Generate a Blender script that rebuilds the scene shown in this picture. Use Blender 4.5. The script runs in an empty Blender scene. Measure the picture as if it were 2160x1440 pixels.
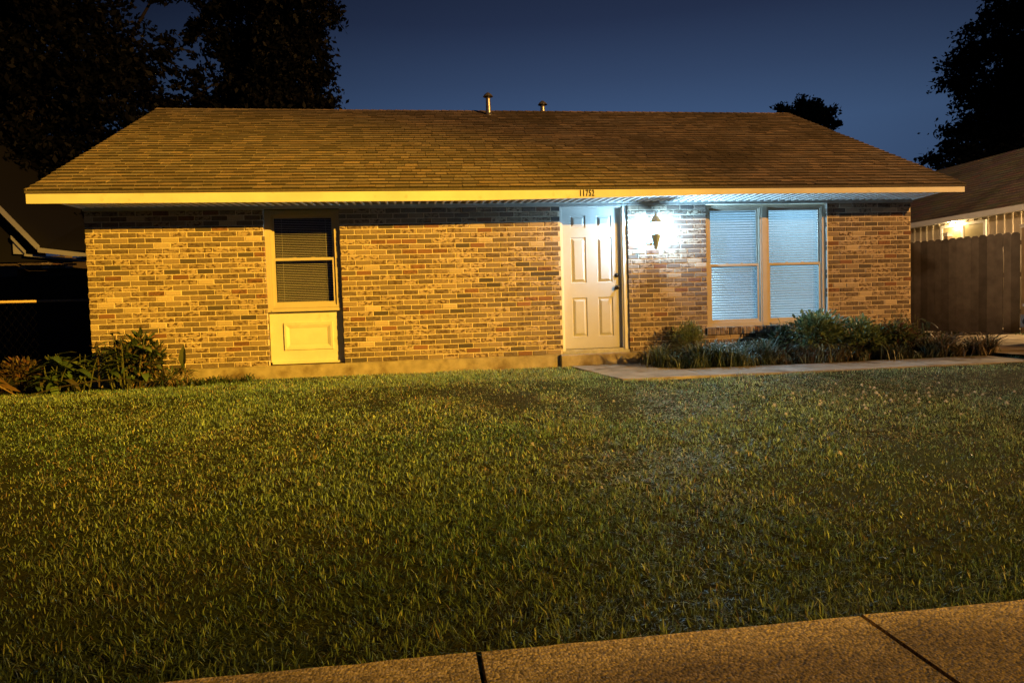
import bpy, math, random
import numpy as np
from mathutils import Vector, Matrix
R_ = math.radians
rng = np.random.default_rng(7)
random.seed(7)
S = bpy.context.scene
COL = S.collection

# ------------------------------------------------------------------ camera
FOV_F = 1502.35 / 2160.0
yaw, pit, rol = 0.1368, -0.0508, -0.030
CAM = Vector((4.0485, -9.6552, 0.6982))
Fv = Vector((math.sin(yaw) * math.cos(pit), math.cos(yaw) * math.cos(pit), math.sin(pit)))
Rv = Fv.cross(Vector((0, 0, 1))).normalized()
Uv = Rv.cross(Fv)
R2 = Rv * math.cos(rol) + Uv * math.sin(rol)
U2 = -Rv * math.sin(rol) + Uv * math.cos(rol)
cd = bpy.data.cameras.new("camera")
cam = bpy.data.objects.new("camera", cd)
COL.objects.link(cam)
M = Matrix.Identity(4)
for i in range(3):
    M[i][0], M[i][1], M[i][2], M[i][3] = R2[i], U2[i], -Fv[i], CAM[i]
cam.matrix_world = M
cd.sensor_width = 36.0
cd.lens = 36.0 * FOV_F
cd.clip_start = 0.05
cd.clip_end = 2000
S.camera = cam

# ------------------------------------------------------------------ world: late dusk sky
W = bpy.data.worlds.new("World")
S.world = W
W.use_nodes = True
wn, wl = W.node_tree.nodes, W.node_tree.links
wn.clear()
wo = wn.new("ShaderNodeOutputWorld")
bg = wn.new("ShaderNodeBackground")
tc = wn.new("ShaderNodeTexCoord")
sp = wn.new("ShaderNodeSeparateXYZ")
rp = wn.new("ShaderNodeValToRGB")
wl.new(tc.outputs["Generated"], sp.inputs[0])
wl.new(sp.outputs["Z"], rp.inputs[0])
els = rp.color_ramp.elements
els[0].position = 0.0
els[0].color = (0.040, 0.072, 0.150, 1)
els[1].position = 1.0
els[1].color = (0.010, 0.013, 0.024, 1)
for p_, c_ in ((0.22, (0.046, 0.088, 0.185, 1)), (0.29, (0.030, 0.054, 0.118, 1)), (0.36, (0.017, 0.028, 0.066, 1)), (0.44, (0.010, 0.016, 0.037, 1))):
    e = els.new(p_)
    e.color = c_
# the glow of the town behind the house, stronger in one direction
vm = wn.new("ShaderNodeVectorMath"); vm.operation = 'DOT_PRODUCT'
wl.new(tc.outputs["Generated"], vm.inputs[0])
g_ = Vector((0.30, 1.0, 0.22)).normalized()
vm.inputs[1].default_value = g_
mr = wn.new("ShaderNodeMapRange")
mr.inputs["From Min"].default_value = 0.80
mr.inputs["From Max"].default_value = 1.0
mr.inputs["To Min"].default_value = 0.40
mr.inputs["To Max"].default_value = 1.20
wl.new(vm.outputs["Value"], mr.inputs["Value"])
mu = wn.new("ShaderNodeVectorMath"); mu.operation = 'SCALE'
wl.new(rp.outputs[0], mu.inputs[0])
wl.new(mr.outputs[0], mu.inputs["Scale"])
wl.new(mu.outputs[0], bg.inputs["Color"])
bg.inputs["Strength"].default_value = 0.9
wl.new(bg.outputs[0], wo.inputs[0])

# ------------------------------------------------------------------ street lamp across the road (out of frame): the one main light
LP = Vector((39.9, -40.0, 16.4))
LT = Vector((8.3, 0.0, 6.3))
ld = bpy.data.lights.new("street_light", 'SPOT')
ld.energy = 124000
ld.color = (1.0, 0.49, 0.11)
ld.spot_size = R_(27.0)
ld.spot_blend = 1.0
ld.shadow_soft_size = 0.06
lo = bpy.data.objects.new("street_light", ld)
lo.location = LP
lo.rotation_euler = (LT - LP).to_track_quat('-Z', 'Y').to_euler()
COL.objects.link(lo)
# yellow spot added at the same point, to turn the left half golden
ldb = bpy.data.lights.new("added_yellow_spot", 'SPOT')
ldb.energy = 250000
ldb.color = (1.0, 0.53, 0.012)
ldb.spot_size = R_(12.5)
ldb.spot_blend = 1.0
ldb.shadow_soft_size = 0.06
lob = bpy.data.objects.new("added_yellow_spot", ldb)
lob.location = LP + Vector((0, 0, .02))
lob.rotation_euler = (Vector((1.5, -.8, 1.0)) - LP).to_track_quat('-Z', 'Y').to_euler()
COL.objects.link(lob)
# unseen warm spot added from the left, brightening only the neighbour's side
ld2 = bpy.data.lights.new("added_far_light", 'SPOT')
ld2.energy = 75000
ld2.color = (1.0, 0.66, 0.36)
ld2.spot_size = R_(11.5)
ld2.spot_blend = 1.0
ld2.shadow_soft_size = 1.0
lo2 = bpy.data.objects.new("added_far_light", ld2)
lo2.location = (-14.0, -38.0, 10.0)
lo2.rotation_euler = (Vector((21.0, 6.0, 3.0)) - lo2.location).to_track_quat('-Z', 'Y').to_euler()
COL.objects.link(lo2)

S.view_settings.view_transform = 'Standard'
S.view_settings.look = 'None'
S.view_settings.exposure = 0.0
S.view_settings.gamma = 1.0
S.render.engine = 'CYCLES'
S.cycles.max_bounces = 6
S.cycles.diffuse_bounces = 3
S.cycles.transparent_max_bounces = 12
S.cycles.caustics_reflective = False
S.cycles.caustics_refractive = False
S.cycles.use_denoising = True
S.cycles.sample_clamp_indirect = 4.0

# ------------------------------------------------------------------ helpers
def vnoise(x, y, sc, seed):
    r = np.random.default_rng(seed).random((64, 64))
    x = np.asarray(x, float) / sc + 31.7
    y = np.asarray(y, float) / sc + 17.3
    xi, yi = np.floor(x).astype(int), np.floor(y).astype(int)
    fx, fy = x - xi, y - yi
    fx, fy = fx * fx * (3 - 2 * fx), fy * fy * (3 - 2 * fy)
    a = r[xi % 64, yi % 64]; b = r[(xi + 1) % 64, yi % 64]
    c = r[xi % 64, (yi + 1) % 64]; d = r[(xi + 1) % 64, (yi + 1) % 64]
    return (a * (1 - fx) + b * fx) * (1 - fy) + (c * (1 - fx) + d * fx) * fy

def gz(x, y):
    """height of the ground: level by the house, sloping down to the street walk"""
    y = np.asarray(y, float)
    return np.interp(y, [-9.5, -8.3, -6.4, -1.9, -1.6, 20], [-0.80, -0.69, -0.665, -0.20, -0.165, -0.16])

def tag(o, label=None, cat=None, group=None, kind=None):
    if label: o["label"] = label
    if cat: o["category"] = cat
    if group: o["group"] = group
    if kind: o["kind"] = kind
    return o

def empty(name, loc=(0, 0, 0), rz=0.0):
    o = bpy.data.objects.new(name, None)
    o.location = loc
    o.rotation_euler = (0, 0, rz)
    o.empty_display_size = 0.2
    COL.objects.link(o)
    return o

class MB:
    def __init__(s):
        s.v, s.f, s.c = [], [], []
    def add(s, vs, fs, c=(1, 1, 1, 1)):
        n = len(s.v)
        s.v.extend([tuple(p) for p in vs])
        for f in fs:
            s.f.append(tuple(i + n for i in f))
            s.c.append(c)
        return s
    def box(s, x0, x1, y0, y1, z0, z1, c=(1, 1, 1, 1)):
        vs = [(x0, y0, z0), (x1, y0, z0), (x1, y1, z0), (x0, y1, z0), (x0, y0, z1), (x1, y0, z1), (x1, y1, z1), (x0, y1, z1)]
        return s.add(vs, BOXF, c)
    def obox(s, o, ex, ey, ez, c=(1, 1, 1, 1)):
        """box at corner o spanned by three edge vectors"""
        o, ex, ey, ez = Vector(o), Vector(ex), Vector(ey), Vector(ez)
        vs = [o, o + ex, o + ex + ey, o + ey, o + ez, o + ex + ez, o + ex + ey + ez, o + ey + ez]
        return s.add(vs, BOXF, c)
    def bevbox(s, x0, x1, y0, y1, z0, z1, b, c=(1, 1, 1, 1)):
        """box whose front (-y) face is chamfered by b"""
        vs = [(x0, y0 + b, z0), (x1, y0 + b, z0), (x1, y0 + b, z1), (x0, y0 + b, z1),
              (x0 + b, y0, z0 + b), (x1 - b, y0, z0 + b), (x1 - b, y0, z1 - b), (x0 + b, y0, z1 - b),
              (x0, y1, z0), (x1, y1, z0), (x1, y1, z1), (x0, y1, z1)]
        fs = [(4, 5, 6, 7), (0, 1, 5, 4), (1, 2, 6, 5), (2, 3, 7, 6), (3, 0, 4, 7), (8, 9, 1, 0), (9, 10, 2, 1), (10, 11, 3, 2), (11, 8, 0, 3)]
        return s.add(vs, fs, c)
    def tube(s, pts, rad, n=8, c=(1, 1, 1, 1), cap=True):
        pts = [Vector(p) for p in pts]
        if not hasattr(rad, '__len__'): rad = [rad] * len(pts)
        vs, fs = [], []
        for i, p in enumerate(pts):
            d = (pts[min(i + 1, len(pts) - 1)] - pts[max(i - 1, 0)]).normalized()
            a = d.cross(Vector((0, 0, 1)) if abs(d.z) < .9 else Vector((1, 0, 0))).normalized()
            b = d.cross(a)
            for k in range(n):
                t = 2 * math.pi * k / n
                vs.append(p + (a * math.cos(t) + b * math.sin(t)) * rad[i])
        for i in range(len(pts) - 1):
            for k in range(n):
                fs.append((i * n + k, i * n + (k + 1) % n, (i + 1) * n + (k + 1) % n, (i + 1) * n + k))
        if cap:
            fs.append(tuple(range(n - 1, -1, -1)))
            fs.append(tuple(range((len(pts) - 1) * n, len(pts) * n)))
        return s.add(vs, fs, c)
    def leaf(s, p, d, up, L, w, c, bend=0.25, fold=0.2):
        """one pointed leaf: from p along d, drooping away from up"""
        p, d, up = Vector(p), Vector(d).normalized(), Vector(up)
        sd = d.cross(up)
        if sd.length < 1e-3: sd = d.cross(Vector((1, 0, 0)))
        sd.normalize()
        nn = sd.cross(d).normalized()
        def at(t, k):
            q = p + d * (L * t) - nn * (bend * L * t * t)
            return q + sd * (k * w) + nn * (abs(k) * fold * w)
        vs = [at(0, 0), at(.35, -.5), at(.35, .5), at(.4, 0), at(.72, -.38), at(.72, .38), at(.72, 0), at(1, 0)]
        fs = [(0, 3, 1), (0, 2, 3), (1, 3, 6, 4), (3, 2, 5, 6), (4, 6, 7), (6, 5, 7)]
        return s.add(vs, fs, c)
    def build(s, name, mat, parent=None, smooth=False, loc=None):
        me = bpy.data.meshes.new(name)
        me.from_pydata(s.v, [], s.f)
        at = me.attributes.new("col", 'FLOAT_COLOR', 'FACE')
        at.data.foreach_set("color", np.array([(*c, 1)[:4] if len(c) == 3 else c for c in s.c], dtype=np.float32).ravel())
        if smooth:
            me.polygons.foreach_set("use_smooth", [True] * len(me.polygons))
        me.materials.append(mat)
        me.update()
        o = bpy.data.objects.new(name, me)
        COL.objects.link(o)
        if parent is not None: o.parent = parent
        if loc is not None: o.location = loc
        return o
BOXF = [(0, 3, 2, 1), (4, 5, 6, 7), (0, 1, 5, 4), (1, 2, 6, 5), (2, 3, 7, 6), (3, 0, 4, 7)]

def material(name, col=(.5, .5, .5), rough=.7, attr=False, noise=None, bump=None, metal=0.0, spec=0.5, trans=0.0, emit=None, dirt=None, coat=0.0):
    """noise=(scale, low, high) multiplies the colour; bump=(scale, strength, distance); dirt=(scale, color, lo, hi)"""
    m = bpy.data.materials.new(name)
    m.use_nodes = True
    nt = m.node_tree; N = nt.nodes; L = nt.links
    b = N["Principled BSDF"]
    b.inputs["Roughness"].default_value = rough
    b.inputs["Metallic"].default_value = metal
    b.inputs["Specular IOR Level"].default_value = spec
    b.inputs["Coat Weight"].default_value = coat
    tcn = N.new("ShaderNodeTexCoord")
    if attr:
        a = N.new("ShaderNodeAttribute"); a.attribute_name = "col"
        out = a.outputs["Color"]
    else:
        a = N.new("ShaderNodeRGB"); a.outputs[0].default_value = (*col, 1)
        out = a.outputs[0]
    def nz(sc, det=4):
        n = N.new("ShaderNodeTexNoise")
        n.inputs["Scale"].default_value = sc
        n.inputs["Detail"].default_value = det
        n.inputs["Roughness"].default_value = .6
        L.new(tcn.outputs["Object"], n.inputs["Vector"])
        return n
    if noise:
        n = nz(noise[0])
        r = N.new("ShaderNodeMapRange")
        r.inputs["From Min"].default_value = .3; r.inputs["From Max"].default_value = .7
        r.inputs["To Min"].default_value = noise[1]; r.inputs["To Max"].default_value = noise[2]
        L.new(n.outputs["Fac"], r.inputs["Value"])
        v = N.new("ShaderNodeVectorMath"); v.operation = 'SCALE'
        L.new(out, v.inputs[0]); L.new(r.outputs[0], v.inputs["Scale"])
        out = v.outputs[0]
    if dirt:
        n = nz(dirt[0], 5)
        r = N.new("ShaderNodeMapRange")
        r.inputs["From Min"].default_value = dirt[2]; r.inputs["From Max"].default_value = dirt[3]
        L.new(n.outputs["Fac"], r.inputs["Value"])
        mx = N.new("ShaderNodeMix"); mx.data_type = 'RGBA'
        L.new(r.outputs[0], mx.inputs["Factor"]); L.new(out, mx.inputs["A"])
        mx.inputs["B"].default_value = (*dirt[1], 1)
        out = mx.outputs["Result"]
    L.new(out, b.inputs["Base Color"])
    if bump:
        n = nz(bump[0], 6)
        bp = N.new("ShaderNodeBump")
        bp.inputs["Strength"].default_value = bump[1]
        bp.inputs["Distance"].default_value = bump[2]
        L.new(n.outputs["Fac"], bp.inputs["Height"])
        L.new(bp.outputs[0], b.inputs["Normal"])
    if emit:
        b.inputs["Emission Color"].default_value = (*emit[0], 1)
        b.inputs["Emission Strength"].default_value = emit[1]
    if trans:
        tr = N.new("ShaderNodeBsdfTranslucent")
        L.new(out, tr.inputs["Color"])
        ms = N.new("ShaderNodeMixShader"); ms.inputs[0].default_value = trans
        L.new(b.outputs[0], ms.inputs[1]); L.new(tr.outputs[0], ms.inputs[2])
        L.new(ms.outputs[0], N["Material Output"].inputs["Surface"])
    return m

def brick_material():
    m = material("brick", attr=True, rough=.9, noise=(60, .86, 1.14), bump=(160, .5, .004), spec=.2)
    nt = m.node_tree; N = nt.nodes; L = nt.links
    b = N["Principled BSDF"]
    src = b.inputs["Base Color"].links[0].from_socket
    at = [n for n in N if n.type == 'ATTRIBUTE'][0]
    tcn = [n for n in N if n.type == 'TEX_COORD'][0]
    mp = N.new("ShaderNodeMapping"); mp.inputs["Scale"].default_value = (1, 1, 1.7)
    L.new(tcn.outputs["Object"], mp.inputs[0])
    n = N.new("ShaderNodeTexNoise"); n.inputs["Scale"].default_value = 20; n.inputs["Detail"].default_value = 3; n.inputs["Roughness"].default_value = .55
    L.new(mp.outputs[0], n.inputs["Vector"])
    r = N.new("ShaderNodeMapRange"); r.inputs["From Min"].default_value = .50; r.inputs["From Max"].default_value = .56
    L.new(n.outputs["Fac"], r.inputs["Value"])
    mul = N.new("ShaderNodeMath"); mul.operation = 'MULTIPLY'
    L.new(r.outputs[0], mul.inputs[0]); L.new(at.outputs["Alpha"], mul.inputs[1])
    mx = N.new("ShaderNodeMix"); mx.data_type = 'RGBA'
    L.new(mul.outputs[0], mx.inputs["Factor"]); L.new(src, mx.inputs["A"])
    mx.inputs["B"].default_value = (.085, .052, .034, 1)
    L.new(mx.outputs["Result"], b.inputs["Base Color"])
    return m

def glass_material(tint=(.86, .90, .89), nm="window_glass"):
    m = bpy.data.materials.new(nm); m.use_nodes = True
    N = m.node_tree.nodes; L = m.node_tree.links
    N.clear()
    o = N.new("ShaderNodeOutputMaterial"); t = N.new("ShaderNodeBsdfTransparent"); g = N.new("ShaderNodeBsdfGlossy")
    t.inputs[0].default_value = (*tint, 1); g.inputs["Roughness"].default_value = .02
    lw = N.new("ShaderNodeLayerWeight"); lw.inputs["Blend"].default_value = .5
    pw = N.new("ShaderNodeMath"); pw.operation = 'POWER'; pw.inputs[1].default_value = 5
    L.new(lw.outputs["Facing"], pw.inputs[0])
    f = N.new("ShaderNodeMath"); f.operation = 'MULTIPLY_ADD'; f.inputs[1].default_value = .9; f.inputs[2].default_value = .035
    L.new(pw.outputs[0], f.inputs[0])
    mx = N.new("ShaderNodeMixShader")
    L.new(f.outputs[0], mx.inputs[0]); L.new(t.outputs[0], mx.inputs[1]); L.new(g.outputs[0], mx.inputs[2]); L.new(mx.outputs[0], o.inputs[0])
    return m

M_brick = brick_material()
M_mortar = material("mortar", (.66, .57, .46), .95, noise=(30, .8, 1.15), bump=(220, .6, .003), spec=.1)
M_slab = material("old_concrete", (.36, .31, .24), .92, noise=(7, .7, 1.15), bump=(90, .5, .004), dirt=(3.1, (.16, .12, .08), .52, .70), spec=.2)
M_path = material("path_concrete", (.34, .31, .27), .9, noise=(4, .7, 1.15), bump=(70, .45, .004), dirt=(2.3, (.15, .115, .08), .52, .66), spec=.25)
M_drive = material("driveway_concrete", (.40, .33, .24), .95, noise=(3, .6, 1.15), bump=(20, .6, .01), dirt=(1.7, (.17, .115, .06), .45, .62), spec=.2)
M_white = material("white_paint", (.74, .72, .68), .5, noise=(6, .94, 1.03), spec=.4)
M_fascia = material("fascia_paint", (.72, .69, .64), .5, noise=(2.5, .86, 1.05), bump=(3, .25, .01), dirt=(6, (.50, .44, .36), .60, .80), spec=.35)
M_vinyl = material("soffit_vinyl", attr=True, rough=.5, spec=.35)
M_door = material("door_paint", (.50, .49, .47), .42, noise=(9, .96, 1.02), spec=.4)
M_tan = material("almond_frame_paint", (.52, .46, .38), .5, noise=(8, .93, 1.04), spec=.35)
M_blind = material("blind_slat", (.80, .84, .88), .45, spec=.4, trans=.30)
M_blindd = material("mini_blind_slat", (.86, .72, .74), .5, spec=.3)
M_dark = material("dark_room", (.02, .02, .02), .95)
M_glass = glass_material()
M_glass2 = glass_material((.84, .90, 1.0), "cool_toned_window_glass")  # cool lamp tone on the blinds put into the glass tint
M_shingle = material("asphalt_shingle", attr=True, rough=.95, noise=(45, .72, 1.25), bump=(260, .7, .003), spec=.15, dirt=(.55, (.050, .042, .034), .50, .74))
M_metal = material("galvanised_metal", (.55, .54, .50), .38, metal=.85, noise=(14, .8, 1.1))
M_black = material("black_metal", (.018, .018, .02), .45, spec=.5)
M_lantern = material("glow_tinted_metal", (.34, .45, .58), .5, metal=.1)  # blue glow around the lamp put into the lantern's metal colour
M_bronze = material("oiled_bronze", (.06, .045, .035), .3, metal=.8)
M_digit = material("black_digit", (.010, .010, .010), .5)
M_wood = material("weathered_board", attr=True, rough=.9, noise=(5, .75, 1.2), bump=(40, .4, .004), spec=.15)
M_leaf = material("leaf", attr=True, rough=.42, noise=(9, .8, 1.2), spec=.45, trans=.22)
M_grassb = material("grass_blade", attr=True, rough=.42, spec=.5, trans=.38)
M_twig = material("twig_bark", attr=True, rough=.9, noise=(30, .7, 1.2))
M_tleaf = material("tree_leaf", attr=True, rough=.6, spec=.2, trans=.1)
M_bark = material("tree_bark", (.022, .017, .012), .95, noise=(6, .6, 1.3), bump=(12, .8, .03))

# ------------------------------------------------------------------ SETTING: ground, street walk, path, driveway
def ground_material():
    m = material("soil_and_thatch", (.034, .036, .016), .98, noise=(9, .6, 1.5), bump=(30, .8, .02), dirt=(1.3, (.03, .042, .012), .42, .6), spec=.1)
    return m
def make_ground():
    xs = np.concatenate([np.array([-400, -150, -60, -30, -15]), np.arange(-9, 20.01, .12), np.array([26, 35, 60, 150, 400])])
    ys = np.concatenate([np.array([-400, -150, -60, -30, -16, -11]), np.arange(-9.5, 9.01, .12), np.array([12, 20, 35, 60, 150, 400])])
    X, Y = np.meshgrid(xs, ys)
    Z = gz(X, Y) - .012
    ins = (X > -9) & (X < 20) & (Y > -6.5) & (Y < 9)
    Z = Z + np.where(ins, (vnoise(X, Y, 1.7, 3) - .5) * .035 + (vnoise(X, Y, .45, 4) - .5) * .02 - .004, -.02)
    # keep below the paved strips
    paved = ((X > 6.3) & (X < 7.4) & (Y > -1.7) & (Y < .3)) | ((X > 6.45) & (Y > -1.7) & (Y < -1.05)) | (X > 11.75) | (Y < -6.8)
    Z = np.where(paved, gz(X, Y) - .06, Z)
    nx, ny = len(xs), len(ys)
    v = np.stack([X.ravel(), Y.ravel(), Z.ravel()], 1)
    i = np.arange(nx * ny).reshape(ny, nx)
    f = np.stack([i[:-1, :-1].ravel(), i[:-1, 1:].ravel(), i[1:, 1:].ravel(), i[1:, :-1].ravel()], 1)
    me = bpy.data.meshes.new("ground")
    me.from_pydata(v.tolist(), [], f.tolist())
    me.polygons.foreach_set("use_smooth", [True] * len(me.polygons))
    me.materials.append(ground_material())
    o = bpy.data.objects.new("ground", me)
    COL.objects.link(o)
    tag(o, kind="structure")
make_ground()

def aggregate_material():
    m = material("exposed_aggregate", (.47, .36, .25), .93, noise=(2.2, .8, 1.15), spec=.3)
    nt = m.node_tree; N = nt.nodes; L = nt.links
    b = N["Principled BSDF"]
    src = b.inputs["Base Color"].links[0].from_socket
    tcn = [n for n in N if n.type == 'TEX_COORD'][0]
    vo = N.new("ShaderNodeTexVoronoi"); vo.inputs["Scale"].default_value = 75
    L.new(tcn.outputs["Object"], vo.inputs["Vector"])
    se = N.new("ShaderNodeSeparateColor"); L.new(vo.outputs["Color"], se.inputs[0])
    mr = N.new("ShaderNodeMapRange"); mr.inputs["To Min"].default_value = .5; mr.inputs["To Max"].default_value = 1.55
    L.new(se.outputs[0], mr.inputs["Value"])
    sc = N.new("ShaderNodeVectorMath"); sc.operation = 'SCALE'
    L.new(src, sc.inputs[0]); L.new(mr.outputs[0], sc.inputs["Scale"])
    # dark patches, growing towards the road, with a noisy outline
    n = N.new("ShaderNodeTexNoise"); n.inputs["Scale"].default_value = 1.6; n.inputs["Detail"].default_value = 6
    L.new(tcn.outputs["Object"], n.inputs["Vector"])
    s2 = N.new("ShaderNodeSeparateXYZ"); L.new(tcn.outputs["Object"], s2.inputs[0])
    a1 = N.new("ShaderNodeMath"); a1.operation = 'MULTIPLY_ADD'; a1.inputs[1].default_value = -1.5; a1.inputs[2].default_value = -10.38
    L.new(s2.outputs["Y"], a1.inputs[0])
    a2 = N.new("ShaderNodeMath"); a2.operation = 'ADD'; L.new(a1.outputs[0], a2.inputs[0]); L.new(n.outputs["Fac"], a2.inputs[1])
    r2 = N.new("ShaderNodeMapRange"); r2.inputs["From Min"].default_value = .62; r2.inputs["From Max"].default_value = 1.0; r2.inputs["To Max"].default_value = .8
    L.new(a2.outputs[0], r2.inputs["Value"])
    mx = N.new("ShaderNodeMix"); mx.data_type = 'RGBA'
    L.new(r2.outputs[0], mx.inputs["Factor"]); L.new(sc.outputs[0], mx.inputs["A"])
    m2 = N.new("ShaderNodeVectorMath"); m2.operation = 'MULTIPLY'; m2.inputs[1].default_value = (.30, .27, .25)
    L.new(sc.outputs[0], m2.inputs[0]); L.new(m2.outputs[0], mx.inputs["B"])
    L.new(mx.outputs["Result"], b.inputs["Base Color"])
    bp = N.new("ShaderNodeBump"); bp.inputs["Strength"].default_value = .9; bp.inputs["Distance"].default_value = .006
    n3 = N.new("ShaderNodeTexNoise"); n3.inputs["Scale"].default_value = 140; n3.inputs["Detail"].default_value = 3
    L.new(tcn.outputs["Object"], n3.inputs["Vector"])
    ad = N.new("ShaderNodeMath"); ad.operation = 'SUBTRACT'
    L.new(n3.outputs["Fac"], ad.inputs[0]); L.new(vo.outputs["Distance"], ad.inputs[1])
    L.new(ad.outputs[0], bp.inputs["Height"]); L.new(bp.outputs[0], b.inputs["Normal"])
    return m
M_agg = aggregate_material()
b = MB()
jx = [4.254 + 1.62 * k for k in range(-8, 12)]
for a0, a1 in zip(jx[:-1], jx[1:]):
    g = .011
    yf = -6.925
    vs = []
    n = 14
    for k in range(n + 1):       # slightly chipped front edge
        t = a0 + g + (a1 - a0 - 2 * g) * k / n
        e = yf + random.uniform(-.006, .006)
        vs += [(t, e, -.76), (t, e, -.660), (t, e - .012, -.650), (t, -8.2, -.665), (t, -8.2, -.76)]
    fs = []
    for k in range(n):
        for q in range(4):
            fs.append((k * 5 + q, k * 5 + q + 1, k * 5 + q + 6, k * 5 + q + 5))
    fs += [(4, 3, 2, 1, 0), tuple(n * 5 + q for q in range(5))]
    b.add(vs, fs)
tag(b.build("sidewalk", M_agg), kind="structure")
tag(MB().box(-60, 60, -17, -9.6, -1.0, -.86).build("road", material("asphalt", (.05, .05, .05), .9, noise=(8, .8, 1.2))), kind="structure")

b = MB()
tz = -.172
b.add([(6.27, -1.0, -.32), (7.40, -1.0, -.32), (7.40, -.08, -.32), (6.17, -.08, -.32), (6.27, -1.0, tz), (7.40, -1.0, tz), (7.40, -.08, tz + .012), (6.17, -.08, tz + .012)], BOXF)
b.add([(6.40, -1.79, -.32), (7.44, -1.80, -.32), (7.44, -1.01, -.32), (6.275, -1.01, -.32), (6.40, -1.79, tz - .010), (7.44, -1.80, tz - .010), (7.44, -1.01, tz - .002), (6.275, -1.01, tz - .002)], BOXF)
for x0, x1 in ((7.455, 8.85), (8.865, 10.30), (10.315, 11.80)):
    tlt = random.uniform(-.003, .003)
    vs = [(x0, -1.78 - random.uniform(0, .05), -.32), (x1, -1.80, -.32), (x1, -1.005, -.32), (x0, -1.005, -.32),
          (x0, -1.78, -.186 + tlt), (x1, -1.80, -.184 - tlt), (x1, -1.005, -.174 - tlt), (x0, -1.005, -.176 + tlt)]
    b.add(vs, BOXF)
tag(b.build("path", M_path), kind="structure")
# driveway sheet follows the slope
b = MB()
ysd = [-9.4, -8.3, -6.4, -4.2, -1.9, -1.6, .5, 3, 6, 10, 14]
vs = []
for y in ysd:
    z = float(gz(0, y)) + .03
    vs += [(11.83 + random.uniform(-.03, .03), y, z), (17.0, y, z + .01)]
b.add(vs, [(2 * i, 2 * i + 1, 2 * i + 3, 2 * i + 2) for i in range(len(ysd) - 1)])
tag(b.build("driveway", M_drive), kind="structure")

# ------------------------------------------------------------------ THE HOUSE
WX = 11.365
HZ = 2.09
house = empty("brick_house", (0, 0, 0))
tag(house, "low brick house with lit porch lamp, pale front door and brown shingle roof", "house")

CH, PB = 0.0677, 0.2032
LW = (2.165, 3.13)      # left window bay, full height
DR = (6.09, 7.05)       # door bay
RW = (8.195, 10.03)     # right window bay
RWZ = 0.30              # its sill
def brick_col():
    t = random.random()
    k = random.uniform(.85, 1.15)
    if t < .24: c, mo = (.25, .20, .14), random.choice((0, .4, .8))
    elif t < .54: c, mo = (.165, .135, .105), random.choice((0, .4, .8))
    elif t < .84: c, mo = (.36, .295, .21), random.uniform(.8, 1)
    elif t < .91: c, mo = (.20, .110, .070), random.choice((0, .5, .8))
    elif t < .95: c, mo = (.085, .074, .064), 0
    else: c, mo = (.44, .37, .26), 0
    k *= 1.04
    return (c[0] * k * 1.0, c[1] * k * .96, c[2] * k * 1.03, mo)
bw = MB()
bays = [LW, DR, RW]
nrow = 31
for r in range(nrow):
    z0 = r * CH + .0045
    z1 = z0 + CH - .0115
    off = 0 if r % 2 else PB / 2
    spans = [(0, LW[0]), (LW[1], DR[0]), (DR[1], RW[0]), (RW[1], WX)]
    if z1 < RWZ - .10:
        spans = [(0, LW[0]), (LW[1], DR[0]), (DR[1], WX)]
    for s0, s1 in spans:
        x = s0 - off if s0 == 0 else s0 - (off + (s0 * 7) % .05)
        while x < s1 - .02:
            a, e = max(x + .0055, s0), min(x + PB - .0055, s1)
            x += PB
            if e - a < .02: continue
            if a == s0: a += random.uniform(-.005, .004)
            if e >= s1 - .001: e += random.uniform(-.006, .005)
            jy = random.uniform(-.0025, .0025)
            dz = random.uniform(-.0012, .0012)
            bw.bevbox(a, e, jy, .09, z0 + dz, z1 + dz, .004, brick_col())
# rowlock sill under the right window
x = RW[0] - .02
while x < RW[1] + .0:
    bw.bevbox(x, x + .0565, -.028, .075, RWZ - .108, RWZ - .006 + random.uniform(-.002, .002), .004, brick_col())
    x += .0655
# side walls (laid in bricks near the front corners only as plain courses)
for xx in (0, WX):
    for r in range(nrow):
        z0 = r * CH + .0045
        y = .09 + (.055 if r % 2 else .155)
        y0 = .0955
        while y0 < 8.0:
            y1 = min(y, 8.0)
            sx = (-.0, .09) if xx == 0 else (-.09, 0)
            bw.box(xx + sx[0], xx + sx[1], y0, y1 - .009, z0, z0 + CH - .0095, brick_col())
            y0 = y1; y += PB
wall = bw.build("brick_wall", M_brick, house)
bm = MB()
my = .0075
for a, e, z0, z1 in ((.004, LW[0] - .003, 0, HZ), (LW[1] + .003, DR[0] - .003, 0, HZ), (DR[1] + .003, RW[0] - .003, 0, HZ), (RW[1] + .003, WX - .004, 0, HZ), (RW[0] - .003, RW[1] + .003, 0, RWZ - .112), ):
    bm.box(a, e, my, .088, z0, z1)
bm.box(RW[0] - .02, RW[1] + .02, -.020, .0735, RWZ - .106, RWZ - .010)
bm.box(.007, .085, .0965, 8.0, 0, HZ); bm.box(WX - .085, WX - .007, .0965, 8.0, 0, HZ)
bm.box(.004, WX - .004, 8.0, 8.09, 0, HZ)
# gable triangles
for xx in (.01, WX - .06):
    bm.add([(xx, .0, HZ), (xx, 8.02, HZ), (xx, 4.01, HZ + 1.95), (xx + .05, .0, HZ), (xx + .05, 8.02, HZ), (xx + .05, 4.01, HZ + 1.95)],
           [(0, 1, 2), (3, 5, 4), (0, 2, 5, 3), (1, 4, 5, 2)])
bm.build("mortar", M_mortar, wall)

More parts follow.
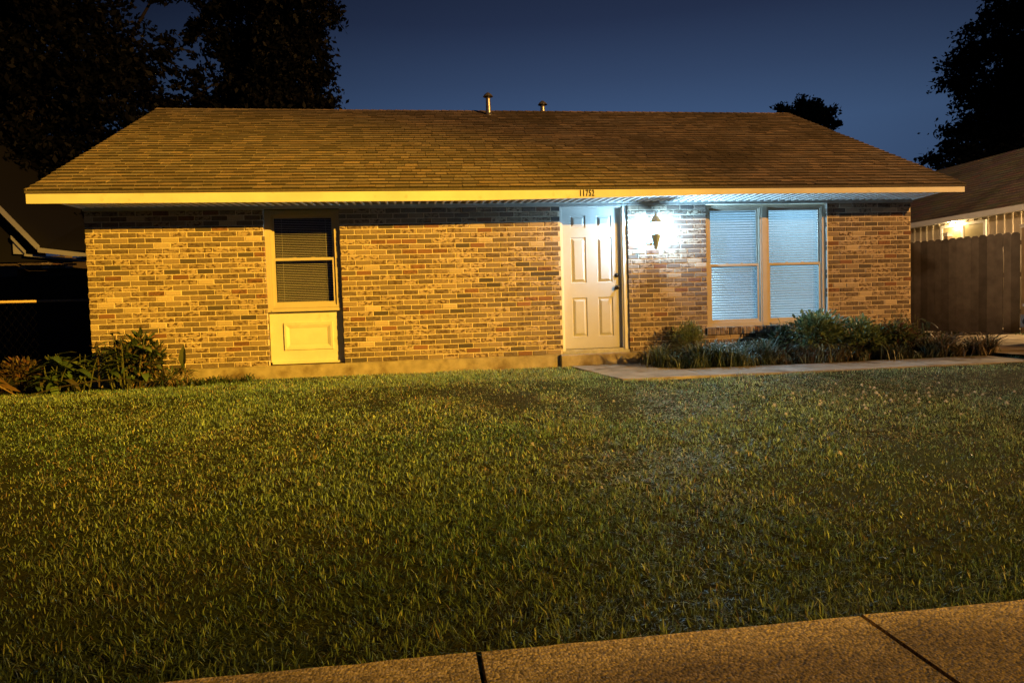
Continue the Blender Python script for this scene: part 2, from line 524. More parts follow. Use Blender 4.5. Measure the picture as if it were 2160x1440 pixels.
# foundation edge
b = MB()
n = 60
for x0, x1 in ((-.01, DR[0] - .05), (DR[1] + .1, WX + .01)):
    k = int((x1 - x0) / .2)
    for i in range(k):
        a, e = x0 + (x1 - x0) * i / k, x0 + (x1 - x0) * (i + 1) / k
        b.box(a, e, -.016, .2, -.36, -.003)
b.box(-.012, .2, .2, 8.1, -.36, -.004); b.box(WX - .2, WX + .012, .2, 8.1, -.36, -.004); b.box(.2, WX - .2, 7.9, 8.1, -.36, -.004)
b.build("foundation", M_slab, house)
b = MB()
b.bevbox(DR[0] - .048, DR[1] + .098, -.075, .16, -.30, -.006, .012)
b.build("doorstep", M_slab, house)

# roof ------------------------------------------------------------
EY, EZ, RY, RZ = -.652, 2.186, 4.01, 4.388
RX0, RX1 = -.352, 11.713
sl = Vector((0, RY - EY, RZ - EZ)); SLN = sl.length; su = sl.normalized()
sn = Vector((0, -su.z, su.y))
def rp3(x, s, h):
    p = Vector((x, EY, EZ)) + su * s + sn * h
    return p
b = MB()
NC = 35
ex = SLN / NC
def sh_col():
    k = random.choice((.78, .9, 1, 1, 1.1, 1.22)) * random.uniform(.94, 1.06) * 1.75
    c = random.choice(((.158, .122, .108), (.142, .114, .106), (.168, .126, .106), (.130, .108, .106)))
    return (c[0] * k, c[1] * k, c[2] * k, 1)
for r in range(NC):
    s0 = r * ex
    s1 = min(s0 + ex * 1.08, SLN)
    x = RX0 - random.uniform(0, .2)
    wob = random.uniform(-.004, .004)
    while x < RX1:
        w = random.choice((.12, .15, .18, .22, .26, .16))
        a, e = max(x, RX0), min(x + w, RX1)
        x += w
        if e - a < .02: continue
        t = random.choice((.015, .017, .020, .023))
        d = s0 - random.uniform(0, .006) + wob
        g = .003; q = [rp3(a + g, d, 0), rp3(e - g, d, 0), rp3(e - g, s1, 0), rp3(a + g, s1, 0), rp3(a + g, d, t), rp3(e - g, d, t), rp3(e - g, s1, .001), rp3(a + g, s1, .001)]
        b.add(q, BOXF, sh_col())
        b.c[-4] = (.045, .038, .033, 1)      # dark cut edge, with the course's shadow line put into its colour
# ridge caps
x = RX0
while x < RX1:
    e = min(x + .16, RX1)
    cc = sh_col()
    h = .012
    for sg in (-1, 1):
        b.add([(x, RY, RZ + h + .008), (e, RY, RZ + h), (e, RY + sg * .13, RZ + h - .062), (x, RY + sg * .13, RZ + h - .054)], [(0, 1, 2, 3) if sg > 0 else (0, 3, 2, 1)], cc)
    x += .145
shingles = b
b.build("roof", M_shingle, house)
b = MB()
def roof_slab(x0, x1, th):
    for (y0, z0, y1, z1) in ((EY, EZ, RY, RZ), (2 * RY - EY, EZ, RY, RZ)):
        b.add([(x0, y0, z0 - .003), (x1, y0, z0 - .003), (x1, y1, z1 - .003), (x0, y1, z1 - .003), (x0, y0, z0 - th), (x1, y0, z0 - th), (x1, y1, z1 - th), (x0, y1, z1 - th)], BOXF, (.12, .1, .085, 1))
roof_slab(RX0 + .003, RX1 - .003, .028)
b.build("roof_deck", M_shingle, house)

# fascia with its gentle sag, in two boards butted with small laps
fx = [-.36, 2.0, 4.86, 6.3, 8.4, 11.705]
fb = [2.040, 2.033, 2.028, 2.045, 2.080, 2.080]
ft = [2.171, 2.166, 2.168, 2.162, 2.184, 2.184]
def FB(x): return float(np.interp(x, fx, fb))
def FT(x): return float(np.interp(x, fx, ft))
b = MB()
joints = [-.345, 1.62, 3.02, 6.9, 9.1, 11.70]
for i, (j0, j1) in enumerate(zip(joints[:-1], joints[1:])):
    k = 8
    y = -.634 - .0012 * (i % 2)
    for q in range(k):
        a, e = j0 + (j1 - j0) * q / k, j0 + (j1 - j0) * (q + 1) / k
        vs = [(a, y, FB(a)), (e, y, FB(e)), (e, -.612, FB(e)), (a, -.612, FB(a)), (a, y, FT(a)), (e, y, FT(e)), (e, -.612, FT(e)), (a, -.612, FT(a))]
        b.add(vs, BOXF)
for j in joints[1:-1]:      # small bent laps of the metal facing at the joints
    b.add([(j - .10, -.638, FT(j) - .004), (j + .03, -.640, FT(j) - .002), (j + .035, -.641, FT(j) + .012), (j - .02, -.640, FT(j) + .010)], [(0, 1, 2, 3)])
b.build("fascia", M_fascia, house)

# soffit: ribbed vinyl, front edge follows the fascia
b = MB()
x = .0
pit_ = .104
while x < WX - .01:
    e = min(x + pit_, WX)
    zf0, zf1 = FB(x) + .012, FB(e) + .012
    zw = HZ - .004
    b.add([(x, -.61, zf0), (e, -.61, zf1), (e, -.012, zw), (x, -.012, zw), (x, -.61, zf0 + .01), (e, -.61, zf1 + .01), (e, -.012, zw + .01), (x, -.012, zw + .01)], BOXF, (.16, .16, .155, 1))  # groove shade between the ribs put into this dark colour
    r0 = x + .010
    b.add([(r0, -.611, zf0 - .013), (r0 + .026, -.611, zf0 - .013), (r0 + .026, -.027, zw - .015), (r0, -.027, zw - .015), (r0 - .003, -.611, zf0 + .002), (r0 + .029, -.611, zf0 + .002), (r0 + .029, -.027, zw + .002), (r0 - .003, -.027, zw + .002)], BOXF, (.80, .80, .78, 1))
    x += pit_
for x0 in (-.016, WX + .001):       # boxed returns at both ends
    b.add([(x0, -.61, FB(x0) + .002), (x0 + .015, -.61, FB(x0) + .002), (x0 + .015, -.0, 2.062), (x0, -.0, 2.062), (x0, -.61, 2.15), (x0 + .015, -.61, 2.15), (x0 + .015, 0, 2.30), (x0, 0, 2.30)], BOXF, (.7, .7, .68, 1))
b.build("soffit", M_vinyl, house)
b = MB()
b.box(0, WX, -.026, -.006, 2.034, 2.083, (.6, .6, .58, 1))
b.box(0, WX, -.034, -.0265, 2.030, 2.040, (.6, .6, .58, 1))
b.build("frieze_board", M_vinyl, house)

# rake trim
for x0 in (RX0 + .004, RX1 - .024):
    b = MB()
    b.add([(x0, EY + .02, EZ - .029), (x0 + .02, EY + .02, EZ - .029), (x0 + .02, RY, RZ - .029), (x0, RY, RZ - .029), (x0, EY + .02, EZ - .12), (x0 + .02, EY + .02, EZ - .12), (x0 + .02, RY, RZ - .12), (x0, RY, RZ - .12)], BOXF)
    b.build("rake_board", M_dark, house)

# vents on the roof ------------------------------------------------
def vent(name, x, y, zt, rad, label):
    zb = EZ + (min(y, 2 * RY - y) - EY) * (RZ - EZ) / (RY - EY)
    p = MB()
    p.tube([(x, y, zb - .08), (x, y, zb + .02), (x - .004, y, zt - .04), (x - .004, y, zt)], [rad * 1.35, rad * 1.2, rad, rad], 14)
    p.tube([(x, y, zb - .06), (x, y, zb + .03)], [rad * 2.1, rad * 1.25], 14)
    v = p.build(name, M_metal, house, True)
    v["label"] = label
    c = MB()
    c.tube([(x - .004, y, zt + .001), (x - .004, y, zt + .0095)], [rad * 1.6, rad * 1.6], 12)
    c.build("vent_cap", M_black, v)
    w = MB()      # sloping skirt of the rain cap
    w.tube([(x - .004, y, zt + .010), (x - .004, y, zt + .045), (x - .004, y, zt + .085)], [rad * 2.3, rad * 1.7, rad * .5], 10)
    w.build("rain_cap", M_metal, v)
vent("roof_vent", 5.578, 3.70, 4.56, .042, "taller metal vent pipe near the ridge")
vent("roof_vent", 6.695, 4.18, 4.555, .042, "shorter metal vent pipe behind the ridge")
p = MB(); p.tube([(5.95, 4.30, 4.20), (5.95, 4.30, 4.468)], .026, 12)
p.build("vent_stub", M_white, house, True)

# house number -----------------------------------------------------
num = empty("house_number"); num.parent = house
for i, ch in enumerate("11752"):
    tx = bpy.data.curves.new("digit", 'FONT')
    tx.body = ch; tx.size = .122; tx.extrude = .002; tx.offset = .0020
    tx.align_x = 'CENTER'; tx.align_y = 'CENTER'
    to = bpy.data.objects.new("digit", tx)
    COL.objects.link(to)
    bpy.context.view_layer.update()
    me = bpy.data.meshes.new_from_object(to.evaluated_get(bpy.context.evaluated_depsgraph_get()))
    bpy.data.objects.remove(to)
    me.materials.clear(); me.materials.append(M_digit)
    do = bpy.data.objects.new("digit", me)
    do.location = (6.2375 + .0405 * i + (.003 if i > 1 else 0), -.640, 2.104)
    do.rotation_euler = (R_(90), 0, 0)
    do.scale = (.52, .92, 1)
    COL.objects.link(do); do.parent = num

# windows ----------------------------------------------------------
def frame_rect(b, x0, x1, z0, z1, y0, y1, w, wb=None, wt=None):
    wb = wb or w; wt = wt or w
    b.box(x0, x0 + w, y0, y1, z0, z1)
    b.box(x1 - w, x1, y0, y1, z0, z1)
    b.box(x0 + w, x1 - w, y0 + .0015, y1 - .001, z0, z0 + wb)
    b.box(x0 + w, x1 - w, y0 + .0015, y1 - .001, z1 - wt, z1)

def make_window(x0, x1, z0, z1, mat, yb, slat, mats, pitch, tilt, bx, label, outer=.035, zm=None, gl=None):
    gl = gl or M_glass
    """double hung window; slats hang at depth yb"""
    w = empty("window", ((x0 + x1) / 2, .03, z0)); w.parent = house; w["label"] = label
    w.matrix_parent_inverse = Matrix.Translation((-(x0 + x1) / 2, -.03, -z0))
    w.location = (0, 0, 0); w.matrix_parent_inverse = Matrix.Identity(4)
    f = MB()
    frame_rect(f, x0, x1, z0, z1, .034, .13, outer, outer * 1.2)
    frame_rect(f, x0 + outer, x1 - outer, z0 + outer * 1.2, z1 - outer, .048, .128, .012)
    f.build("frame", mat, w)
    xi0, xi1, zi0, zi1 = x0 + outer + .012, x1 - outer - .012, z0 + outer * 1.2 + .012, z1 - outer - .012
    zm = zm or (zi0 + zi1) / 2
    s = MB(); frame_rect(s, xi0, xi1, zm - .022, zi1, .078, .100, .024)
    up = s.build("sash", mat, w)
    s = MB(); frame_rect(s, xi0, xi1, zi0, zm + .020, .056, .0775, .026, .034, .034)
    s.box((xi0 * .65 + xi1 * .35) - .02, (xi0 * .65 + xi1 * .35) + .02, .058, .074, zm + .0205, zm + .030)
    s.box((xi0 * .35 + xi1 * .65) - .02, (xi0 * .35 + xi1 * .65) + .02, .058, .074, zm + .0205, zm + .030)
    s.build("sash", mat, w)
    g = MB(); g.box(xi0 + .022, xi1 - .022, .087, .090, zm, zi1 - .022)
    g.build("pane", gl, w)
    g = MB(); g.box(xi0 + .024, xi1 - .024, .064, .067, zi0 + .032, zm - .012)
    g.build("pane", gl, w)
    bl = MB()
    z = zi1 + .0
    bx0, bx1 = bx
    bl.box(bx0, bx1, yb - .018, yb + .02, zi1 - .012, zi1 + .03)
    z = zi1 - .02
    d = slat / 2
    while z > zi0 + .01:
        t = tilt + random.uniform(-.03, .03)
        sag = random.uniform(-.0008, .0008)
        dy, dz = d * math.cos(t), d * math.sin(t)
        mid = .10 * slat
        vs = [(bx0, yb - dy, z - dz), (bx1, yb - dy, z - dz + sag), (bx0, yb, z + mid), (bx1, yb, z + mid + sag), (bx0, yb + dy, z + dz), (bx1, yb + dy, z + dz + sag)]
        bl.add(vs, [(0, 1, 3, 2), (2, 3, 5, 4)])
        z -= pitch
    bl.box(bx0, bx1, yb - .012, yb + .012, z - .004, z + .010)
    blo = bl.build("blind", mats, w, True)
    cd_ = MB()
    for q in (.12, .88):
        xx = bx0 + (bx1 - bx0) * q
        cd_.box(xx - .0012, xx + .0012, yb - d - .003, yb - d - .001, zi0, zi1)
    cd_.build("cord", mats, blo)
    return w

# left bay: tall window over a raised panel
b = MB()
frame_rect(b, LW[0], LW[1] - .0, .70, 2.033, .030, .12, .052, .045, .040)
b.box(LW[0] + .05, LW[1] - .05, .014, .118, .700, .722)
b.build("window_casing", M_tan, house, loc=(0, .032, 0))
lwin = make_window(LW[0] + .052, LW[1] - .052, .748, 1.992, M_tan, .160, .022, M_blindd, .0225, R_(20), (LW[0] + .11, LW[1] - .11), "narrow window with dark mini blinds above the raised panel", .026, zm=1.385)
lwin.location = (0, .032, 0)
b = MB()
px0, px1, pz0, pz1 = LW[0] + .004, LW[1] - .004, .035, .697
b.box(px0, px1, .078, .11, pz0, pz1)
b.box(px0 + .02, px1 - .002, .05, .0775, .010, .034)
rx0, rx1, rz0, rz1 = 2.345, 2.985, .185, .555
def raised(b, x0, x1, z0, z1, y, w, out):
    """picture-frame moulding standing proud by out, inner field flush"""
    P = lambda x, z, yy: (x, yy, z)
    o = [(x0, z0), (x1, z0), (x1, z1), (x0, z1)]
    rings = []
    for k, yy in ((0, y), (.12, y - out), (.45, y - out * .9), (1.0, y - out * .1), (1.001, y - out * .12)):
        rings.append([P(x0 + w * k, z0 + w * k, yy), P(x1 - w * k, z0 + w * k, yy), P(x1 - w * k, z1 - w * k, yy), P(x0 + w * k, z1 - w * k, yy)])
    vs = [p for r in rings for p in r]
    fs = []
    for i in range(len(rings) - 1):
        for k in range(4):
            fs.append((i * 4 + k, i * 4 + (k + 1) % 4, (i + 1) * 4 + (k + 1) % 4, (i + 1) * 4 + k))
    b.add(vs, fs)
raised(b, rx0, rx1, rz0, rz1, .078, .075, .022)
b.build("raised_panel", M_fascia, house, loc=(0, .030, 0))

# right bay: a pair of double hung windows, white blinds
b = MB()
frame_rect(b, RW[0] + .002, RW[1] - .002, RWZ - .002, 2.033, .030, .13, .030, .030, .022)
b.box(9.045, 9.115, .026, .129, RWZ + .0285, 2.010)
b.build("window_casing", M_tan, house)
for (a, e, lb) in ((RW[0] + .034, 9.043, "left half of the wide window pair, white blinds down"), (9.117, RW[1] - .034, "right half of the wide window pair, white blinds down")):
    make_window(a, e, RWZ + .03, 2.008, M_tan, .118, .045, M_blind, .0362, R_(31), (a + .045, e - .045), lb, .022, zm=1.175, gl=M_glass2)
b = MB(); b.box(RW[1] - .001, RW[1] + .012, -.006, .03, RWZ, 2.03)
b.build("caulk_strip", M_white, house)

# dark rooms
M_room = material("cream_room_wall", (.22, .24, .25), .8)
def room(x0, x1, z0, z1, y0, y1, mt=None):
    b = MB()
    b.add([(x0, y0, z0), (x1, y0, z0), (x1, y1, z0), (x0, y1, z0), (x0, y0, z1), (x1, y0, z1), (x1, y1, z1), (x0, y1, z1)], [(0, 1, 2, 3), (4, 7, 6, 5), (1, 5, 6, 2), (2, 6, 7, 3), (3, 7, 4, 0)])
    return b.build("room_interior", mt or M_dark, house)
room(LW[0] - .3, LW[1] + .3, .4, 2.06, .166, .8)
ro = room(RW[0] - .5, RW[1] + .5, .02, 2.3, .135, 3.2, M_room)
rl = bpy.data.lights.new("added_room_light", 'POINT')      # unseen lamp added behind the white blinds to brighten them
rl.energy = 260
rl.color = (.58, .92, .98)
rl.shadow_soft_size = .12
rlo = bpy.data.objects.new("added_room_light", rl)
rlo.location = (9.1, 1.6, 1.95)
COL.objects.link(rlo)
rlo.parent = ro

# door -------------------------------------------------------------
door = empty("door"); door.parent = house
D0, D1, DZ0, DZ1, DY = 6.135, 6.965, .062, 2.012, .098
def door_leaf():
    b = MB()
    panels = []
    W_ = D1 - D0
    cx = [(.145, .405), (.595, .855)]
    for cz in ((.085, .365), (.470, .795), (.860, .950)):
        for c in cx:
            panels.append((D0 + W_ * c[0], D0 + W_ * c[1], DZ0 + (DZ1 - DZ0) * cz[0], DZ0 + (DZ1 - DZ0) * cz[1]))
    xs = sorted({D0, D1} | {p[0] for p in panels} | {p[1] for p in panels})
    zs = sorted({DZ0, DZ1} | {p[2] for p in panels} | {p[3] for p in panels})
    for i in range(len(xs) - 1):
        for k in range(len(zs) - 1):
            mid = ((xs[i] + xs[i + 1]) / 2, (zs[k] + zs[k + 1]) / 2)
            if any(p[0] < mid[0] < p[1] and p[2] < mid[1] < p[3] for p in panels): continue
            b.add([(xs[i], DY, zs[k]), (xs[i + 1], DY, zs[k]), (xs[i + 1], DY, zs[k + 1]), (xs[i], DY, zs[k + 1])], [(0, 1, 2, 3)])
    for (x0, x1, z0, z1) in panels:
        rings = []
        for w, dy in ((0, 0), (.007, .012), (.016, .013), (.050, -.004), (.054, -.004)):
            y = DY + dy
            w = min(w, (z1 - z0) * .42)
            rings += [(x0 + w, y, z0 + w), (x1 - w, y, z0 + w), (x1 - w, y, z1 - w), (x0 + w, y, z1 - w)]
        fs = []
        for i in range(4):
            for k in range(4):
                fs.append((i * 4 + k, i * 4 + (k + 1) % 4, (i + 1) * 4 + (k + 1) % 4, (i + 1) * 4 + k))
        fs.append((16, 17, 18, 19))
        b.add(rings, fs)
    b.box(D0, D1, DY + .02, DY + .045, DZ0, DZ1)
    return b
door_leaf().build("door_leaf", M_door, door)
b = MB()
b.box(DR[0] + .002, D0 - .003, .046, .15, .0, 2.033)
b.box(D1 + .003, DR[1] - .002, .046, .15, .0, 2.033)
b.box(D1 + .022, DR[1] - .004, .030, .0455, .0, 2.033)
b.box(DR[0] + .004, D0 - .020, .030, .0455, .0, 2.033)
b.box(D0 - .0025, D1 + .0025, .046, .15, DZ1 + .003, 2.033)
b.build("door_frame", M_white, door)
b = MB(); b.box(DR[0] + .002, DR[1] - .002, .01, .16, -.005, .034); b.box(D0 - .002, D1 + .002, .05, .15, .0345, .056)
b.build("threshold", M_metal, door)
def turned(b, x, y, z, prof, n=16):
    vs, fs = [], []
    for r, d in prof:
        for k in range(n):
            t = 2 * math.pi * k / n
            vs.append((x + r * math.cos(t), y - d, z + r * math.sin(t)))
    for i in range(len(prof) - 1):
        for k in range(n):
            fs.append((i * n + k, (i + 1) * n + k, (i + 1) * n + (k + 1) % n, i * n + (k + 1) % n))
    b.add(vs, fs)
b = MB(); turned(b, 6.905, DY, .905, [(.033, 0), (.033, .006), (.018, .010), (.012, .03), (.022, .036), (.029, .048), (.027, .060), (.016, .068), (0.0005, .070)])
b.build("door_knob", M_bronze, door, True)
b = MB(); turned(b, 6.905, DY, 1.075, [(.031, 0), (.031, .010), (.026, .018), (.012, .020), (.011, .026), (.0005, .027)])
b.build("deadbolt", M_bronze, door, True)

# porch lantern ----------------------------------------------------
LX, LY, LZ = 7.375, -.225, 1.69
lan = empty("porch_lantern"); lan.parent = house
b = MB()
b.box(LX - .055, LX + .055, -.022, -.004, 1.50, 1.70)
b.tube([(LX, -.02, 1.55), (LX, -.08, 1.50), (LX, -.17, 1.47), (LX, LY, 1.50)], .010, 8)
b.build("bracket", M_lantern, lan)
b = MB()   # flared cap, finial
prof = [(.018, .165), (.030, .150), (.045, .138), (.070, .105), (.096, .076), (.096, .068)]
vs, fs = [], []
n = 6
for r, h in prof:
    for k in range(n):
        t = 2 * math.pi * (k + .5) / n
        vs.append((LX + r * math.cos(t), LY + r * math.sin(t), LZ + h))
for i in range(len(prof) - 1):
    for k in range(n): fs.append((i * n + k, i * n + (k + 1) % n, (i + 1) * n + (k + 1) % n, (i + 1) * n + k))
fs.append(tuple(range(n))); fs.append(tuple(range((len(prof) - 1) * n, len(prof) * n)))
b.add(vs, fs)
b.tube([(LX, LY, LZ + .165), (LX, LY, LZ + .19), (LX, LY, LZ + .205)], [.014, .018, .004], 8)
b.build("cap", M_lantern, lan)
b = MB()   # tapered lower body
prof = [(.070, -.085), (.066, -.105), (.040, -.20), (.020, -.265), (.012, -.29)]
vs, fs = [], []
for r, h in prof:
    for k in range(n):
        t = 2 * math.pi * (k + .5) / n
        vs.append((LX + r * math.cos(t), LY + r * math.sin(t), LZ + h))
for i in range(len(prof) - 1):
    for k in range(n): fs.append((i * n + k, (i + 1) * n + k, (i + 1) * n + (k + 1) % n, i * n + (k + 1) % n))
fs.append(tuple(range(n - 1, -1, -1))); fs.append(tuple(range((len(prof) - 1) * n, len(prof) * n)))
b.add(vs, fs)
b.build("lower_body", M_lantern, lan)
b = MB()
for k in range(n):
    t = 2 * math.pi * (k + .5) / n
    b.tube([(LX + .070 * math.cos(t), LY + .070 * math.sin(t), LZ - .086), (LX + .100 * math.cos(t), LY + .100 * math.sin(t), LZ + .066)], .0035, 5)
b.build("cage", M_black, lan)
b = MB()
vs, fs = [], []
for r, h in ((.066, -.082), (.094, .064)):
    for k in range(n):
        t = 2 * math.pi * (k + .5) / n
        vs.append((LX + r * math.cos(t), LY + r * math.sin(t), LZ + h))
for k in range(n): fs.append((k, (k + 1) % n, n + (k + 1) % n, n + k))
b.add(vs, fs)
mg = bpy.data.materials.new("frosted_glass"); mg.use_nodes = True
gn, gl_ = mg.node_tree.nodes, mg.node_tree.links
gn.clear()
go_ = gn.new("ShaderNodeOutputMaterial"); g1 = gn.new("ShaderNodeBsdfTransparent"); g2 = gn.new("ShaderNodeBsdfTranslucent"); g3 = gn.new("ShaderNodeMixShader")
g1.inputs[0].default_value = (.95, .97, 1, 1); g2.inputs[0].default_value = (.9, .95, 1, 1); g3.inputs[0].default_value = .3
gl_.new(g1.outputs[0], g3.inputs[1]); gl_.new(g2.outputs[0], g3.inputs[2]); gl_.new(g3.outputs[0], go_.inputs["Surface"])
b.build("lamp_glass", mg, lan)
M_bulb = material("lit_bulb", (.9, .95, 1), .4, emit=((.40, .74, 1.0), 2400))
b = MB()
bp_ = [(.0005, -.060), (.022, -.055), (.040, -.030), (.048, 0), (.046, .025), (.032, .045), (.0005, .052)]
b.add([(LX + r0 * math.cos(2 * math.pi * k / 16), LY + r0 * math.sin(2 * math.pi * k / 16), LZ + h0) for r0, h0 in bp_ for k in range(16)],
      [(i * 16 + k, i * 16 + (k + 1) % 16, (i + 1) * 16 + (k + 1) % 16, (i + 1) * 16 + k) for i in range(6) for k in range(16)])
bo = b.build("bulb", M_bulb, lan, True)
# ------------------------------------------------------------------ neighbour on the right
nb = empty("neighbour_house", (17.98, 5.0, -.15))
tag(nb, "neighbouring house with pale vertical siding and a bare lit bulb under its eave", "house")
def loc(o, root):      # keep world coordinates under a moved root
    o.location = -root.location
    return o
M_sid = material("pale_siding", (.50, .42, .30), .8, noise=(4, .85, 1.1), spec=.2)
b = MB()
y = -1.5
while y < 11.6:
    b.box(18.0, 18.05, y, y + .215, -.15, 2.60)
    b.box(17.972, 17.999, y - .022, y + .022, -.15, 2.60)
    y += .235
b.box(18.05, 26.0, -1.5, 11.6, -.15, 2.60)
loc(b.build("siding_wall", M_sid, nb), nb)
b = MB()
NE, NZ, NRX, NRZ = 17.58, 2.60, 21.0, 4.63
k = 24
for i in range(k):
    t0, t1 = i / k, (i + 1) / k
    y = -2.0
    while y < 11.9:
        w = random.uniform(.2, .5)
        e = min(y + w, 11.95)
        xa, za = NE + (NRX - NE) * t0, NZ + (NRZ - NZ) * t0
        xb, zb = NE + (NRX - NE) * t1, NZ + (NRZ - NZ) * t1
        h = random.choice((.010, .016, .02))
        b.add([(xa, y, za + h), (xa, e, za + h), (xb, e, zb + .001), (xb, y, zb + .001), (xa, y, za - .01), (xa, e, za - .01)], [(0, 3, 2, 1), (4, 0, 1, 5)], tuple(v * random.uniform(.85, 1.15) for v in (.20, .15, .105)) + (1,))
        y = e
b.add([(NRX, -2, NRZ), (NRX, 11.95, NRZ), (26.2, 11.95, 2.2), (26.2, -2, 2.2)], [(0, 1, 2, 3)], (.2, .15, .1, 1))
b.add([(NE, 11.9, NZ - .05), (NRX, 11.9, NRZ - .03), (26.2, 11.9, 2.2)], [(0, 1, 2)], (.3, .25, .2, 1))
loc(b.build("roof", M_shingle, nb), nb)
b = MB(); b.box(NE - .02, NE, -2, 11.9, 2.47, 2.60); b.box(NE + .001, 17.97, -2, 11.9, 2.50, 2.515)
loc(b.build("eave_board", M_white, nb), nb)
b = MB(); frame_rect_y = None
def yframe(b, y0, y1, z0, z1, x0, x1, w):
    b.box(x0, x1, y0, y0 + w, z0, z1); b.box(x0, x1, y1 - w, y1, z0, z1)
    b.box(x0 + .001, x1, y0 + w, y1 - w, z0, z0 + w); b.box(x0 + .001, x1, y0 + w, y1 - w, z1 - w, z1)
yframe(b, 6.05, 7.55, .9, 2.44, 17.93, 17.971, .07)
b.box(17.931, 17.970, 6.78, 6.84, .97, 2.37)
nw = loc(b.build("window", M_white, nb), nb)
b = MB(); b.box(17.955, 17.968, 6.12, 7.48, .97, 2.37)
o = b.build("pane", material("curtained_glass", (.42, .36, .20), .3), nw)
b = MB()
b.tube([(17.97, 7.02, 2.455), (17.90, 7.02, 2.46), (17.86, 7.02, 2.44)], .03, 10)
fl = loc(b.build("flood_lamp", M_metal, nb), nb)
b = MB(); turned(b, 17.83, 7.0, 2.425, [(.0005, -.05), (.03, -.04), (.05, 0), (.03, .04), (.0005, .05)], 12)
b.build("lit_bulb", material("warm_bulb", (1, .9, .7), .4, emit=((1.0, .70, .32), 450)), fl, True)
b = MB(); b.tube([(17.97, 1.85, 2.40), (17.80, 1.85, 2.42)], .03, 8)
fl2 = loc(b.build("added_driveway_lamp", M_metal, nb), nb)  # unseen lamp, added to light the driveway
b = MB(); turned(b, 17.74, 1.85, 2.40, [(.0005, -.05), (.03, -.04), (.05, 0), (.03, .04), (.0005, .05)], 12)
b.build("lit_bulb", material("bright_warm_bulb", (1, .9, .7), .4, emit=((1.0, .66, .30), 15000)), fl2, True)

# ------------------------------------------------------------------ board fence beside the driveway
gate = empty("board_fence", (15.05, 3.4, -.15))
tag(gate, "tall shaded dog-eared board fence run beside the brick corner, seen face on", "fence")
A = Vector((14.66, 4.45, 0)); B = Vector((15.40, 2.36, 0))
dv = (B - A); Ln = dv.length; du = dv.normalized(); dn = Vector((du.y, -du.x, 0))
b = MB()
nbd = 15
for i in range(nbd):
    w = Ln / nbd
    s0, s1 = i * w + .0015, (i + 1) * w - .0015
    if i == 12: s1 -= .0
    if i == 13: s0 += .006
    z1 = 1.79 + random.uniform(-.008, .008); z0 = -.13 + random.uniform(0, .02)
    ear = .035
    o = random.uniform(-.003, .003)
    p = lambda s, z, k: A + du * s + dn * (o + k) + Vector((0, 0, z))
    prof_ = [(s0, z0), (s1, z0), (s1, z1 - ear), (s1 - ear, z1), (s0 + ear, z1), (s0, z1 - ear)]
    if i == 13: prof_ = [(s0 + .010, z0), (s1, z0), (s1, z1 - ear), (s1 - ear, z1), (s0 + ear, z1), (s0 - .004, z1 - ear), (s0 - .004, z1 - .16), (s0 + .016, z1 - .5), (s0 + .010, .8), (s0 - .004, .6)]
    n_ = len(prof_)
    vs = [p(s, z, 0) for s, z in prof_] + [p(s, z, .018) for s, z in prof_]
    fs = [tuple(range(n_ - 1, -1, -1)), tuple(range(n_, 2 * n_))] + [(k, (k + 1) % n_, n_ + (k + 1) % n_, n_ + k) for k in range(n_)]
    k_ = random.uniform(.75, 1.45)
    b.add(vs, fs, (.125 * k_, .106 * k_, .090 * k_, 1))
loc(b.build("board", M_wood, gate), gate)
b = MB()
for z in (.25, .95, 1.55):
    b.obox(A + dn * -.045 + Vector((0, 0, z)), du * Ln, dn * .040, (0, 0, .085), (.2, .15, .1, 1))
loc(b.build("rail", M_wood, gate), gate)
def post(x, y, zt, w, root, capm):
    b = MB(); b.box(x, x + w, y, y + w, -.3, zt, (.34, .25, .155, 1))
    loc(b.build("post", M_wood, root), root)
    b = MB()
    e = .018
    b.box(x - e, x + w + e, y - e, y + w + e, zt, zt + .022)
    b.box(x - e * .2, x + w + e * .2, y - e * .2, y + w + e * .2, zt + .022, zt + .045)
    b.box(x - e * 1.5, x + w + e * 1.5, y - e * 1.5, y + w + e * 1.5, zt + .045, zt + .062)
    vs = [(x - e * 1.5, y - e * 1.5, zt + .062), (x + w + e * 1.5, y - e * 1.5, zt + .062), (x + w + e * 1.5, y + w + e * 1.5, zt + .062), (x - e * 1.5, y + w + e * 1.5, zt + .062), (x + w / 2, y + w / 2, zt + .085)]
    b.add(vs, [(0, 1, 4), (1, 2, 4), (2, 3, 4), (3, 0, 4)])
    loc(b.build("post_cap", capm, root), root)
post(15.03, 3.75, 1.85, .10, gate, M_white)
f2 = empty("timber_fence", (16.5, 2.3, -.15))
tag(f2, "golden lit timber fence at the right edge behind the car, with white capped post", "fence")
post(15.43, 2.24, 1.86, .13, f2, M_white)
b = MB()
x = 15.565
while x < 17.5:
    z1 = 1.78
    b.box(x, x + .135, 2.33, 2.348, -.1, z1, tuple(v * random.uniform(.8, 1.15) for v in (.34, .25, .155)) + (1,))
    x += .14
loc(b.build("board", M_wood, f2), f2)
b = MB(); b.obox((15.56, 2.30, -.14), (.02, -.0, 0), (.0, .02, 0), (0, 0, .3), (.34, .25, .155, 1)); b.add([(15.565, 2.2, -.12), (15.80, 2.2, -.12), (15.565, 2.2, .22), (15.565, 2.23, -.12), (15.80, 2.23, -.12), (15.565, 2.23, .22)], [(0, 1, 2), (3, 5, 4), (0, 2, 5, 3), (1, 4, 5, 2), (0, 3, 4, 1)], (.34, .25, .155, 1))
loc(b.build("brace", M_wood, f2), f2)

